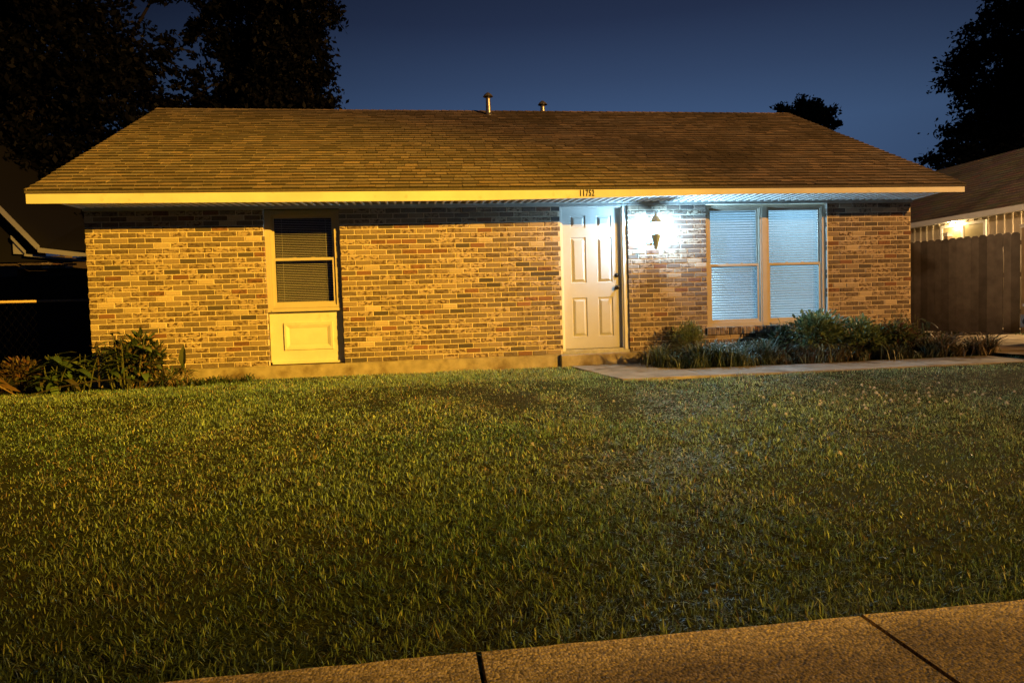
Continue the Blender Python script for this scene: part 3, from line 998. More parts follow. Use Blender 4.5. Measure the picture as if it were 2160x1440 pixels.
# ------------------------------------------------------------------ parked car (only its front corner shows)
def make_car(x, y, rz):
    car = empty("parked_car", (x, y, -.12), rz)
    tag(car, "silver grey car nose at the right edge in front of the golden timber fence", "car")
    Mp = material("silver_car_paint", (.32, .32, .31), .3, metal=.5, coat=.6)
    Mt = material("tyre_rubber", (.02, .02, .02), .85)
    Mc = material("chrome", (.8, .8, .8), .08, metal=1)
    Mg = material("dark_car_glass", (.02, .025, .03), .05, spec=.8)
    Mh = material("headlight_lens", (.75, .8, .85), .08, spec=1)
    # body loft along local +y (rear), nose at y=0; sections: (y, halfwidth, zlow, zhood)
    sec = [(0.0, .70, .30, .52), (.05, .80, .24, .60), (.18, .87, .20, .70), (.5, .90, .20, .80), (1.1, .91, .20, .90), (1.5, .91, .20, .94), (3.2, .91, .20, .96), (4.0, .90, .22, .98), (4.4, .86, .26, .94), (4.6, .78, .34, .80)]
    vs, fs = [], []
    n = 12
    for (yy, hw, zl, zh) in sec:
        zm_ = (zl + zh) / 2
        ring = [(-hw * .92, zl), (-hw, zl + .08), (-hw, zm_), (-hw * .985, zh - .12), (-hw * .90, zh - .03), (-hw * .5, zh), (hw * .5, zh), (hw * .90, zh - .03), (hw * .985, zh - .12), (hw, zm_), (hw, zl + .08), (hw * .92, zl)]
        vs += [(a, yy, c) for a, c in ring]
    for i in range(len(sec) - 1):
        for k in range(n):
            fs.append((i * n + k, i * n + (k + 1) % n, (i + 1) * n + (k + 1) % n, (i + 1) * n + k))
    fs += [tuple(range(n - 1, -1, -1)), tuple(range((len(sec) - 1) * n, len(sec) * n))]
    MB().add(vs, fs).build("body", Mp, car, True)
    vs, fs = [], []
    for (yy, hw, z) in ((1.25, .78, .93), (1.95, .62, 1.42), (3.2, .62, 1.44), (4.1, .74, .97)):
        vs += [(-hw, yy, z), (hw, yy, z)]
    base = [(-.80, 1.2, .90), (.80, 1.2, .90), (.80, 4.15, .94), (-.80, 4.15, .94)]
    vs += base
    fs = [(0, 1, 3, 2), (2, 3, 5, 4), (4, 5, 7, 6), (8, 0, 2, 4, 6, 11), (9, 10, 7, 5, 3, 1), (8, 9, 1, 0), (6, 7, 10, 11)]
    MB().add(vs, fs).build("cabin_glass", Mg, car)
    MB().box(-.60, .60, 1.98, 3.18, 1.43, 1.47).build("roof", Mp, car)
    b = MB(); b.box(-.68, .68, -.035, .02, .26, .46); b.box(-.83, -.66, .0, .10, .25, .44); b.box(.66, .83, .0, .10, .25, .44)
    b.build("bumper", material("bumper_grey", (.22, .22, .21), .5), car)
    b = MB(); b.box(-.45, .45, -.02, .05, .50, .58)
    b.build("grille", M_black, car)
    b = MB(); b.box(-.45, .45, -.024, -.0205, .535, .55)
    b.build("grille_bar", Mc, car)
    for sg in (-1, 1):
        b = MB()
        b.add([(sg * .50, -.005, .50), (sg * .82, .09, .52), (sg * .89, .30, .62), (sg * .80, .22, .70), (sg * .50, .06, .62), (sg * .50, .12, .55), (sg * .80, .32, .60)],
              [(0, 1, 3, 4), (1, 2, 3), (0, 5, 1), (4, 3, 6, 5), (2, 6, 3), (1, 6, 2), (1, 5, 6)])
        hl = b.build("headlight", M_black, car)
        b = MB(); b.box(sg * .80 - .03, sg * .80 + .03, .06, .10, .565, .605)
        b.build("reflector", Mh, hl)
        b = MB(); turned(b, sg * .74, -.0, .34, [(.0005, .02), (.04, .018), (.055, .01), (.06, 0)], 14)
        b.build("fog_lamp", M_black, car)
        b = MB(); b.bevbox(sg * 1.0 - .09, sg * 1.0 + .09, 1.50, 1.60, .93, 1.05, .03); b.box(min(sg * .86, sg * .93), max(sg * .86, sg * .93), 1.54, 1.58, .94, .97)
        b.build("mirror", Mp, car)
        for yy in (.85, 3.65):
            b = MB(); b.tube([(sg * .72, yy, .32), (sg * .925, yy, .32)], .32, 24)
            wh = b.build("wheel", Mt, car, True)
            b = MB(); b.tube([(sg * .926, yy, .32), (sg * .932, yy, .32)], .21, 20)
            b.build("rim", Mc, wh)
    return car
make_car(13.45, -.75, R_(-74))

# ------------------------------------------------------------------ neighbour on the left, in the house's shadow
nl = empty("neighbour_house", (-9.5, 14, -.15))
tag(nl, "unlit neighbouring house in deep shadow at left edge with pale gable boards and gutter", "house")
M_dim = material("dim_trim_paint", (.42, .44, .46), .6, noise=(3, .9, 1.05))
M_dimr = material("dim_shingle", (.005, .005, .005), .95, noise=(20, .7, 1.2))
b = MB()
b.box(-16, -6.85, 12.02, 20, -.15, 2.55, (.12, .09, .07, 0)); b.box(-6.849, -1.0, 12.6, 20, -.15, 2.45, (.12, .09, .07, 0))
xx = -6.8
for r in range(5):
    xx = -6.82 + (r % 2) * .1
    while xx < -5.45:
        b.box(xx, xx + .195, 12.0, 12.018, 2.12 + r * .07, 2.18 + r * .07, brick_col()); xx += .205
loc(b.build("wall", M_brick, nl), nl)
b = MB()
b.add([(-9.6, 11.5, 6.9), (-5.95, 11.5, 2.62), (-5.95, 20, 2.62), (-9.6, 20, 6.9), (-14, 11.5, 2.2), (-14, 20, 2.2)], [(0, 1, 2, 3), (0, 3, 5, 4)])
b.add([(-6.1, 11.7, 2.60), (-.8, 11.7, 2.45), (-.8, 16, 4.2), (-6.1, 16, 4.2)], [(0, 1, 2, 3)])
b.add([(-9.6, 11.9, 6.8), (-14, 11.9, 2.3), (-5.95, 11.9, 2.3)], [(0, 1, 2)])
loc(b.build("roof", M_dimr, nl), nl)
b = MB()
b.obox((-5.98, 11.44, 2.52), (-3.62, 0, 4.28), (0, .05, 0), (0, 0, .19))
b.obox((-6.46, 11.70, 2.50), (-.34, 0, .42), (0, .04, 0), (0, 0, .10))
loc(b.build("rake_board", M_dim, nl), nl)
b = MB()
b.obox((-6.00, 11.40, 2.52), (5.2, 0, -.74), (0, .12, 0), (0, 0, .13))
b.obox((-6.50, 11.72, 2.45), (5.6, 0, -.66), (0, .04, 0), (0, 0, .06))
loc(b.build("gutter", M_dim, nl), nl)
b = MB(); b.add([(-6.80, 11.78, 2.52), (-6.47, 11.78, 2.50), (-6.80, 11.78, 2.93), (-6.80, 11.80, 2.52), (-6.47, 11.80, 2.50), (-6.80, 11.80, 2.93)], [(0, 1, 2), (3, 5, 4), (0, 2, 5, 3), (1, 4, 5, 2)])
loc(b.build("gable_panel", M_dim, nl), nl)

# dark fence between the two houses
dfn = empty("side_fence", (-5, 7.5, -.15))
tag(dfn, "black-looking board fence closing the shadowed side yard left of the brick corner", "fence")
b = MB()
x = -9.0
while x < -.02:
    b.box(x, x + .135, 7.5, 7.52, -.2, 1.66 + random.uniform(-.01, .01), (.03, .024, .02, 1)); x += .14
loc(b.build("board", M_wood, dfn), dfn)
b = MB(); b.box(-9, -.02, 7.521, 7.56, 1.3, 1.38, (.05, .04, .03, 1))
loc(b.build("rail", M_wood, dfn), dfn)
# low chain-link fence whose top rail catches the street light
cl = empty("chain_link_fence", (-1.5, 1.2, -.15))
tag(cl, "low wire fence at the left edge, only its pale top rail catching the light", "fence")
b = MB(); b.tube([(-8, 1.2, .985), (-.02, 1.2, .948)], .019, 10)
loc(b.build("top_rail", material("dull_rail", (.50, .36, .26), .6, metal=.2), cl, True), cl)
M_dpost = material("dark_post", (.02, .018, .016), .8)
for px in (-5, -2.75, -.05):
    b = MB(); b.tube([(px, 1.235, -.2), (px, 1.235, .97)], .022, 8)
    loc(b.build("post", M_dpost, cl, True), cl)
b = MB()
for k in range(70):
    x0 = -7.9 + k * .11
    for sg in (-1, 1):
        xa, xb = (x0, x0 + .95 * .8) if sg > 0 else (x0 + .95 * .8, x0)
        b.obox((xa, 1.2, -.1), (xb - xa, 0, 1.04), (.0007, 0, 0), (0, .0007, 0))
loc(b.build("wire_mesh", material("rusty_wire", (.010, .008, .006), .8), cl), cl)

# ------------------------------------------------------------------ lawn
camv = np.array(CAM)
Rn, Un, Fn = np.array(R2), np.array(U2), np.array(Fv)
def in_view(x, y, z, mx=1.18):
    d = np.stack([x - camv[0], y - camv[1], z - camv[2]], 1)
    w = d @ Fn
    u = (d @ Rn) / np.maximum(w, .01) * FOV_F * 2
    v = (d @ Un) / np.maximum(w, .01) * FOV_F * 3
    return (w > .6) & (np.abs(u) < mx) & (np.abs(v) < mx + .25)

def lawn_mask(x, y):
    wob = (vnoise(x, y, .25, 11) - .5) * .10
    m = (y > -6.915) & (y < -.035)
    m &= ~((x > 6.17 + wob * .6) & (x < 7.35) & (y > -1.05))            # stoop slab
    m &= ~((x > 6.22 + wob * 1.2 + (-1.0 - y).clip(0, 1) * .18) & (x < 11.8) & (y > -1.82 + wob) & (y < -.9))   # path
    m &= ~((x > 7.0) & (x < 11.8) & (y >= -1.0))                    # planting bed
    m &= (x < 11.85 + wob)
    m &= ~((x < 1.55) & (x > -3) & (y > -.62 + wob * 2))            # left bed
    back = (x < -.05) & (y > -.7) & (y < 6)
    m |= back & (x < -3)
    return m

def grass_patch(n, seed, rmin, rmax, hmin, hmax, wid, side):
    r = np.random.default_rng(seed)
    x = r.uniform(-7.5, 12.2, n); y = r.uniform(-6.93, 1.5, n)
    d = np.hypot(x - camv[0], y - camv[1])
    z = gz(x, y)
    k = (d >= rmin) & (d < rmax) & lawn_mask(x, y) & in_view(x, y, z)
    x, y, z, d = x[k], y[k], z[k], d[k]
    # thin patches
    pn = vnoise(x, y, .75, 21) * .6 + vnoise(x, y, .28, 22) * .4
    bare = np.zeros_like(x)
    for bx, by, br, ba in ((4.85, -2.55, .38, .9), (3.9, -2.0, .55, .7), (6.4, -2.9, .65, .7), (8.9, -2.5, .8, .8), (7.9, -4.3, .5, .5), (2.1, -3.9, .9, .5), (5.6, -4.6, .7, .45), (1.0, -2.3, .6, .4), (10.6, -2.6, .6, .7), (.6, -5.0, .9, .5)):
        bare = np.maximum(bare, ba * np.exp(-(((x - bx) / (br * 1.5)) ** 2 + ((y - by) / br) ** 2)))
    cl = vnoise(x, y, .075, 51) * .55 + vnoise(x, y, .16, 52) * .45
    keep = (r.random(len(x)) < np.clip((cl - .22) * 4.5, .45, 1)) & (r.random(len(x)) > bare * .05 + np.clip(.42 - pn, 0, 1) * 1.1)
    x, y, z, d, pn, bare = x[keep], y[keep], z[keep], d[keep], pn[keep], bare[keep]
    return x, y, z, d, pn, bare, r

def build_grass():
    parts = [grass_patch(1150000, 1, 0, 4.6, .05, .09, 1, 0), grass_patch(1050000, 2, 4.6, 14, .04, .07, 1, 0)]
    V, Fq, Ft, Cq = [], [], [], []
    base = 0
    allv, allc = [], []
    counts = 0
    for pi_, (x, y, z, d, pn, bare, r) in enumerate(parts):
        n = len(x)
        tall = np.clip((vnoise(x, y, .5, 31) - .35) * 1.7, 0, 1)
        near = np.clip((-3.0 - y) / 3.5, 0, 1)
        h = (.014 + .026 * r.random(n) ** 1.5 + .014 * tall + .020 * near * r.random(n)) * (1 - .5 * bare) * (.75 + .5 * vnoise(x, y, .11, 53))
        edge = (y < -6.72)
        w = (.0024 + .0030 * r.random(n)) * np.where(d < 4.6, 1.0, 1.25)
        az = r.uniform(0, 2 * np.pi, n)
        lean = np.abs(r.normal(0.75, .45, n)).clip(0, 1.5)
        flat = r.random(n) < (.18 + .6 * bare)
        lean = np.where(flat, r.uniform(1.1, 1.5, n), lean)
        h = np.where(flat & (bare > .3), h * 1.7, h)
        h = np.where(edge & (r.random(n) < .5), h * 1.25, h)
        dx, dy = np.cos(az) * np.sin(lean), np.sin(az) * np.sin(lean)
        dz = np.cos(lean)
        ca = az + np.pi / 2 + r.normal(0, .5, n)
        sx, sy = np.cos(ca) * w, np.sin(ca) * w
        p0 = np.stack([x, y, z - .012], 1)
        dd = np.stack([dx, dy, dz], 1) * h[:, None]
        side = np.stack([sx, sy, np.zeros(n)], 1)
        droop = np.stack([dx * .35, dy * .35, -.30 * np.ones(n)], 1) * (h * r.uniform(.1, 1.1, n))[:, None]
        a = p0 - side * .45; b_ = p0 + side * .45
        m1 = p0 + dd * .55 + droop * .12 - side * .5; m2 = p0 + dd * .55 + droop * .12 + side * .5
        tp = p0 + dd + droop * .6
        v = np.stack([a, b_, m1, m2, tp], 1).reshape(-1, 3)
        allv.append(v)
        # colours
        green = np.array([.235, .345, .175]); lush = np.array([.150, .270, .140]); yel = np.array([.33, .41, .20]); straw = np.array([.36, .35, .24]); brown = np.array([.33, .235, .13])
        t = r.random(n)
        pl_ = np.clip((vnoise(x, y, 1.1, 41) - .35) * 2, 0, 1)
        c = green[None] * (1 - pl_[:, None]) + lush[None] * pl_[:, None]
        ys = (t < .22 + .3 * (pn < .45))
        c = np.where(ys[:, None], yel, c)
        dry = r.random(n) < (.05 + .45 * bare + .12 * (pn < .42))
        c = np.where(dry[:, None], np.where((r.random(n) < .55)[:, None], straw, brown), c)
        c = c * (r.uniform(.25, 1.0, n) ** 1.7 * 2.35)[:, None] * (1 - .58 * np.clip((-3.4 - y) / 3.0, 0, 1))[:, None]  # foreground shade put into the blade colour, deepening towards the sidewalk
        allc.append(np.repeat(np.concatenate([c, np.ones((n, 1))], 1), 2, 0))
        counts += n
    v = np.concatenate(allv).astype(np.float32)
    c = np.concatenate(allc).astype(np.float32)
    n = counts
    me = bpy.data.meshes.new("grass")
    me.vertices.add(n * 5)
    me.vertices.foreach_set("co", v.ravel())
    idx = np.arange(n)[:, None] * 5 + np.array([[0, 1, 3, 2, 2, 3, 4]])
    me.loops.add(n * 7)
    me.loops.foreach_set("vertex_index", idx.ravel().astype(np.int32))
    me.polygons.add(n * 2)
    st = (np.arange(n)[:, None] * 7 + np.array([[0, 4]])).ravel()
    me.polygons.foreach_set("loop_start", st.astype(np.int32))
    me.polygons.foreach_set("loop_total", np.tile([4, 3], n).astype(np.int32))
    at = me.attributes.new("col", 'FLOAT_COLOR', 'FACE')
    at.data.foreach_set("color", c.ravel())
    me.update(calc_edges=True)
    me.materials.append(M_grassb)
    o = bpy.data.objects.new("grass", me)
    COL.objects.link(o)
    tag(o, "patchy green and straw lawn grass sloping from the house down to the sidewalk", "grass", kind="stuff")
    print("grass blades", n)
build_grass()

# clover flowers -----------------------------------------------------
M_flower = material("clover_white", (.85, .80, .76), .7, trans=.2)
def clover_mesh():
    b = MB()
    rr = random.Random(5)
    for k in range(34):
        t = rr.uniform(0, 2 * math.pi); e = rr.uniform(-.25, 1.4)
        d = Vector((math.cos(t) * math.cos(e), math.sin(t) * math.cos(e), math.sin(e)))
        b.leaf(Vector((0, 0, .068)) + d * .003, d, (0, 0, 1), .0125, .0050, (1, 1, 1, 1), .1, .3)
    return b
def stem_mesh():
    b = MB(); b.tube([(0, 0, 0), (.002, 0, .04), (0, 0, .068)], .0012, 5, (.07, .12, .03, 1)); return b
c0 = clover_mesh().build("clover_flower", M_flower)
s0 = stem_mesh().build("stem", M_leaf, c0)
tag(c0, "small round white clover flower head poking out of the lawn", "flower", "clover flowers in the lawn")
r = np.random.default_rng(77)
spots = []
while len(spots) < 60:
    x, y = r.normal(8.45, .95), r.normal(-3.55, .38)
    if x > 10.4 or x < 6.9 or y > -2.8 or y < -4.8: continue
    spots.append((x, y))
spots += [(4.9, -4.4), (5.9, -3.2), (6.3, -4.9), (7.0, -5.0), (3.4, -4.9), (5.2, -5.3), (9.6, -4.6)]
for i, (x, y) in enumerate(spots):
    if i == 0: o, s_ = c0, s0
    else:
        o = c0.copy(); COL.objects.link(o); s_ = s0.copy(); COL.objects.link(s_); s_.parent = o
    o.location = (x, y, float(gz(x, y)) + .008); o.rotation_euler = (r.uniform(-.2, .2), r.uniform(-.2, .2), r.uniform(0, 6))
    k = r.uniform(.9, 1.45); o.scale = (k, k, k)

# ------------------------------------------------------------------ plants
def jit(c, k=.25):
    f = random.uniform(1 - k, 1 + k)
    return (c[0] * f, c[1] * f, c[2] * f, 1)
def gza(x, y): return float(gz(x, y)) - .02

def bush(name, label, cat, cx, cy, rx, ry, h, n, L, w, cols, stems=14, group=None, bend=.3, upb=.5, lumps=7, seed=0, thin=1.0):
    """shrub: stems from the base, leaves spread over uneven lumps"""
    rr = random.Random(seed)
    root = empty(name, (cx, cy, gza(cx, cy)))
    tag(root, label, cat, group)
    st, lf = MB(), MB()
    lump = []
    for i in range(lumps):
        a = rr.uniform(0, 2 * math.pi); q = rr.uniform(.0, .8)
        lump.append((rx * q * math.cos(a), ry * q * math.sin(a), h * rr.uniform(.35, .8), rr.uniform(.22, .42)))
    for i in range(stems):
        l = lump[i % lumps]
        tip = Vector((l[0] + rr.uniform(-.3, .3) * rx * .6, l[1] + rr.uniform(-.3, .3) * ry * .6, min(h, l[2] + rr.uniform(0, .3) * h)))
        b0 = Vector((l[0] * .35, l[1] * .35, 0))
        mid = b0.lerp(tip, .5) + Vector((rr.uniform(-.03, .03), rr.uniform(-.03, .03), .03))
        st.tube([b0, mid, tip], [.006, .004, .002], 5, (.09, .06, .035, 1))
    for i in range(n):
        l = lump[rr.randrange(lumps)]
        d = Vector((rr.gauss(0, 1), rr.gauss(0, 1), rr.gauss(.25, 1))).normalized()
        rad = rr.uniform(.45, 1.05)
        p = Vector((l[0] + d.x * rad * rx * l[3] * 1.5, l[1] + d.y * rad * ry * l[3] * 1.5, l[2] + d.z * rad * h * l[3]))
        if p.z < .02: p.z = rr.uniform(.02, .12)
        o = (d + Vector((rr.uniform(-.6, .6), rr.uniform(-.6, .6), upb + rr.uniform(-.5, .5)))).normalized()
        s = rr.uniform(.6, 1.2)
        lf.leaf(p, o, (rr.uniform(-.4, .4), rr.uniform(-.4, .4), 1), L * s, w * s, jit(rr.choice(cols), .3), bend, .25)
    st.build("stem", M_twig, root)
    lf.build("foliage", M_leaf, root)
    return root

G1, G2, G3, G4 = (.10, .16, .06), (.07, .12, .05), (.15, .20, .075), (.035, .06, .028)
DRY, RED = (.26, .18, .09), (.16, .08, .05)
# left bed
bush("scrub_bush", "scrubby tan-leaved low bush at the far left, before the dark side yard", "shrub", -.72, -.25, .48, .28, .36, 520, .075, .030, [(.11, .08, .05), (.08, .07, .035), RED, (.15, .11, .06)], 20, seed=3)
def broad_plant(name, label, cx, cy, nst, h, L, w, spread, cols, seed, up=.25):
    rr = random.Random(seed)
    root = empty(name, (cx, cy, gza(cx, cy)))
    tag(root, label, "plant")
    st, lf = MB(), MB()
    for i in range(nst):
        a = rr.uniform(0, 2 * math.pi); q = rr.uniform(.1, 1)
        b0 = Vector((spread * .5 * q * math.cos(a), spread * .35 * q * math.sin(a), 0))
        tp = Vector((spread * q * math.cos(a), spread * .6 * q * math.sin(a), h * rr.uniform(.55, 1)))
        mid = b0.lerp(tp, .5) + Vector((0, 0, .05))
        st.tube([b0, mid, tp], [.009, .007, .004], 6, (.08, .09, .035, 1))
        for k in range(rr.randint(3, 5)):
            t = rr.uniform(.35, 1)
            p = b0.lerp(tp, t)
            az = rr.uniform(0, 2 * math.pi)
            d = Vector((math.cos(az), math.sin(az) * .8, rr.uniform(-.1, up + .4)))
            s = rr.uniform(.6, 1.15)
            lf.leaf(p, d, (0, 0, 1), L * s, w * s, jit(rr.choice(cols), .25), rr.uniform(.3, .8), .3)
    st.build("stem", M_twig, root); lf.build("leaf", M_leaf, root, True)
    return root
broad_plant("broadleaf_plant", "droopy broad green leaves spreading before the left end of the brick wall", .02, -.46, 16, .48, .26, .105, .40, [G1, G3, (.12, .13, .04), G2], 11)
broad_plant("broadleaf_plant", "taller dark broadleaf plant standing against the brick left of the narrow window", .56, -.42, 18, .70, .26, .085, .36, [G2, G4, G1, G3], 12)
bush("twiggy_bush", "dense twiggy dark bush in front of the lower left bricks", "shrub", .66, -.40, .42, .24, .62, 620, .12, .042, [G4, G2, (.03, .05, .02), (.09, .10, .05), DRY], 30, seed=8)
bush("weed_clump", "low straw and green weeds on the right end of the left bed", "plant", 1.12, -.40, .28, .18, .20, 420, .09, .016, [DRY, G2, (.2, .15, .07), G4], 8, seed=9, bend=.6)
# one stalk with a big upright leaf
root = empty("big_leaf_stalk", (1.20, -.36, gza(1.2, -.36)))
tag(root, "stalk with one big upright leaf casting its shadow on the bricks", "plant")
b = MB(); b.tube([(0, 0, 0), (.02, 0, .16), (.0, -.01, .30)], [.010, .008, .005], 6, (.12, .12, .05, 1)); b.build("stalk", M_twig, root)
b = MB(); b.leaf((0, -.01, .22), (.08, -.1, 1), (-.6, -1, 0), .30, .13, (.14, .16, .06, 1), .05, .25); b.leaf((0, 0, .18), (1, -.2, .35), (0, 0, 1), .20, .08, (.09, .12, .04, 1), .4, .25); b.leaf((0, 0, .15), (-.8, -.3, .5), (0, 0, 1), .18, .07, (.07, .10, .03, 1), .5, .25)
b.build("leaf", M_leaf, root)
root = empty("bud_stalk", (.27, -.5, gza(.27, -.5)))
tag(root, "dark upright stalk ending in a closed brown bud near the brick corner", "plant")
b = MB(); b.tube([(0, 0, 0), (.01, 0, .3), (.0, 0, .48), (-.005, 0, .5), (-.005, 0, .53), (0, 0, .57), (0, 0, .60)], [.010, .009, .009, .016, .024, .016, .004], 8, (.055, .035, .02, 1)); b.build("stalk", M_twig, root)
b = MB(); b.leaf((0, 0, .5), (-.5, 0, .5), (0, 0, 1), .10, .03, (.06, .04, .02, 1)); b.leaf((0, 0, .25), (-.4, -.6, .2), (0, 0, 1), .24, .10, (.20, .19, .05, 1), .9, .3)
b.build("leaf", M_leaf, root)
root = empty("dried_frond", (-.72, -.62, gza(-.72, -.62)))
tag(root, "dried brown fallen frond lying at the far left beneath the tan bush", "plant")
b = MB(); b.tube([(-.35, .1, .30), (-.05, 0, .12), (.16, -.05, -.0)], [.012, .010, .006], 6, (.26, .17, .09, 1)); b.build("stem", M_twig, root)
b = MB(); b.leaf((-.35, .1, .31), (.9, -.2, -.35), (0, -1, .6), .42, .045, (.13, .075, .03, 1), .2, .2); b.leaf((-.05, 0, .15), (.9, -.1, -.35), (0, -1, .6), .24, .05, (.13, .075, .03, 1), .2, .2)
b.build("leaf", M_leaf, root)
# arching branch hanging over the lawn
root = empty("fallen_branch", (.3, -.75, gza(.3, -.75)))
tag(root, "long thin dark branch arching from the left bed out over the lawn edge", "branch")
b = MB(); z0 = .02
pts = [(.62, .02, .10), (.35, -.02, .16), (.05, -.07, .15), (-.25, -.13, .11), (-.50, -.22, .05), (-.72, -.33, -.02), (-.92, -.45, -.02)]
b.tube(pts, [.004, .006, .007, .007, .006, .005, .003], 6, (.035, .025, .018, 1))
b.build("stem", M_twig, root)
b = MB()
rr = random.Random(4)
for k in range(26):
    t = rr.uniform(0, .42) * 6
    i = int(t); p = Vector(pts[i]).lerp(Vector(pts[i + 1]), t - i)
    b.leaf(p, (rr.uniform(-1, 1), rr.uniform(-.8, .3), rr.uniform(-.6, .2)), (0, 0, 1), rr.uniform(.06, .12), .035, jit((.05, .055, .025), .3), .5, .25)
b.build("leaf", M_leaf, root)

# right bed: strappy ground cover and shrubs
def strappy(name, label, cat, cx, cy, rx, ry, n, h, w, cols, seed, flop=1.0, tuft=30):
    rr = random.Random(seed)
    root = empty(name, (cx, cy, gza(cx, cy)))
    tag(root, label, cat)
    b = MB()
    tufts = [(rr.uniform(-rx, rx), rr.uniform(-ry, ry), rr.uniform(.45, 1.25)) for _ in range(tuft)]
    for i in range(n):
        tx_, ty_, th_ = tufts[rr.randrange(tuft)]
        if (tx_ / rx) ** 2 + (ty_ / ry) ** 2 > 1.15 and tuft > 12: continue
        a = rr.uniform(0, 2 * math.pi)
        hh = h * th_ * rr.uniform(.5, 1.15)
        out = hh * rr.uniform(.2, 1.1) * flop
        p = Vector((tx_ + rr.gauss(0, .06), ty_ + rr.gauss(0, .06), 0))
        d = Vector((math.cos(a), math.sin(a), 0))
        sd = Vector((-d.y, d.x, 0)) * w * .5 * rr.uniform(.7, 1.2)
        vs = []
        for t, ww in ((0, .7), (.35, 1), (.7, .9), (1, .1)):
            q = p + d * out * (t ** 1.5) + Vector((0, 0, hh * (1.55 * t - .85 * flop * t * t)))
            q.z = max(q.z, .012)
            vs += [q - sd * ww, q + sd * ww]
        b.add(vs, [(0, 1, 3, 2), (2, 3, 5, 4), (4, 5, 7, 6)], jit(rr.choice(cols), .35))
    b.build("foliage", M_leaf, root)
    return root
BG1, BG2 = (.20, .25, .19), (.12, .155, .12)
strappy("low_weeds", "dark low weeds along the slab between left bed and narrow window", "plant", 1.55, -.30, .45, .16, 700, .13, .012, [G4, G2, (.10, .09, .05)], 61, tuft=30)
broad_plant("broadleaf_plant", "sprawling broadleaf stems at the front edge of the left bed", -.22, -.60, 12, .34, .22, .09, .42, [G2, G4, (.14, .12, .06), G1], 62)
strappy("ground_cover", "thick strappy groundcover bed between the doorstep and the wide window", "plant", 7.95, -.55, .85, .42, 4200, .36, .013, [BG1, BG2, (.08, .10, .05), (.05, .09, .05)], 21, tuft=80)
strappy("ground_cover", "strappy groundcover with brown bits in front of the wide window sill", "plant", 9.35, -.66, .80, .36, 3400, .26, .013, [BG2, BG1, (.09, .07, .04), (.12, .08, .05)], 22, tuft=70)
strappy("ground_cover", "low dark strappy groundcover under the right brick pier", "plant", 10.6, -.66, .65, .33, 2600, .26, .012, [BG2, (.03, .045, .025), (.08, .07, .04)], 23, tuft=55)
bush("feathery_bush", "fuzzy pale green bush against the bricks left of the wide window", "shrub", 7.82, -.24, .36, .17, .56, 2600, .042, .013, [(.22, .28, .12), (.17, .24, .10), (.27, .32, .15)], 24, seed=31, bend=.1)
bush("sill_plant", "dark spiky leaves rising in front of the brick window sill", "plant", 9.02, -.42, .26, .16, .42, 260, .13, .026, [BG2, G4, (.07, .10, .05)], 12, seed=32, upb=.9)
bush("leafy_shrub", "large bushy green shrub covering the lower corner of the wide window", "shrub", 9.82, -.50, .80, .34, .60, 3000, .085, .034, [(.17, .24, .12), (.20, .28, .15), G3, (.13, .20, .11)], 34, seed=33, upb=.6, lumps=10)
# the shoot that stands up before the glass
root = empty("tall_shoot", (9.38, -.60, gza(9.38, -.6)))
tag(root, "tall leafy shoot silhouetted against the white blinds", "plant")
b = MB(); b.tube([(0, 0, 0), (.01, 0, .35), (.0, 0, .62)], [.006, .005, .003], 5, (.07, .09, .04, 1)); b.build("stem", M_twig, root)
b = MB()
for k in range(26):
    z = .22 + .4 * k / 26; a = k * 2.4
    b.leaf((0, 0, z), (math.cos(a), math.sin(a), .75), (0, 0, 1), .10, .024, jit((.08, .12, .05), .2), .2, .2)
b.build("leaf", M_leaf, root)
broad_plant("broadleaf_plant", "broad pale green leaves hanging over the path right of the wide window", 10.36, -.66, 14, .40, .17, .080, .34, [(.15, .22, .10), (.18, .25, .11), G1], 41)
bush("mixed_shrub", "leafy knee-high shrub before the right brick pier", "shrub", 10.75, -.42, .55, .28, .46, 1700, .075, .030, [G1, (.16, .21, .11), (.17, .17, .09), RED], 24, seed=42)
bush("climbing_sprigs", "thin olive sprigs climbing the right end of the brick wall", "plant", 11.12, -.14, .22, .10, .62, 260, .05, .020, [(.13, .13, .05), (.16, .14, .06)], 14, seed=43, upb=.8)
broad_plant("dark_sapling", "dark narrow sapling with hanging leaves at the brick corner", 11.18, -.55, 5, .50, .20, .055, .10, [(.02, .03, .018), (.03, .04, .022)], 44, up=-.4)
broad_plant("corner_sapling", "small sapling with cupped leaves beside the corner, against the dark fence", 11.62, .25, 4, .58, .16, .075, .12, [(.10, .12, .08), (.07, .09, .05)], 45, up=.1)
strappy("dry_grass_clump", "mound of flopped dry grass at the driveway end of the path", "plant", 11.52, -.68, .38, .30, 1200, .40, .016, [(.22, .17, .11), (.32, .25, .17), (.07, .09, .035), (.10, .08, .05)], 46, flop=1.15, tuft=12)
strappy("driveway_weeds", "ragged strip of low weeds at the foot of the shaded fence", "plant", 14.35, 3.2, .5, .9, 900, .13, .012, [G1, G2, (.13, .12, .05)], 47, tuft=40)
strappy("post_weeds", "bright weed tuft at the base of the white capped post", "plant", 15.35, 1.95, .28, .12, 300, .12, .012, [(.12, .17, .04), G1], 48, tuft=14)

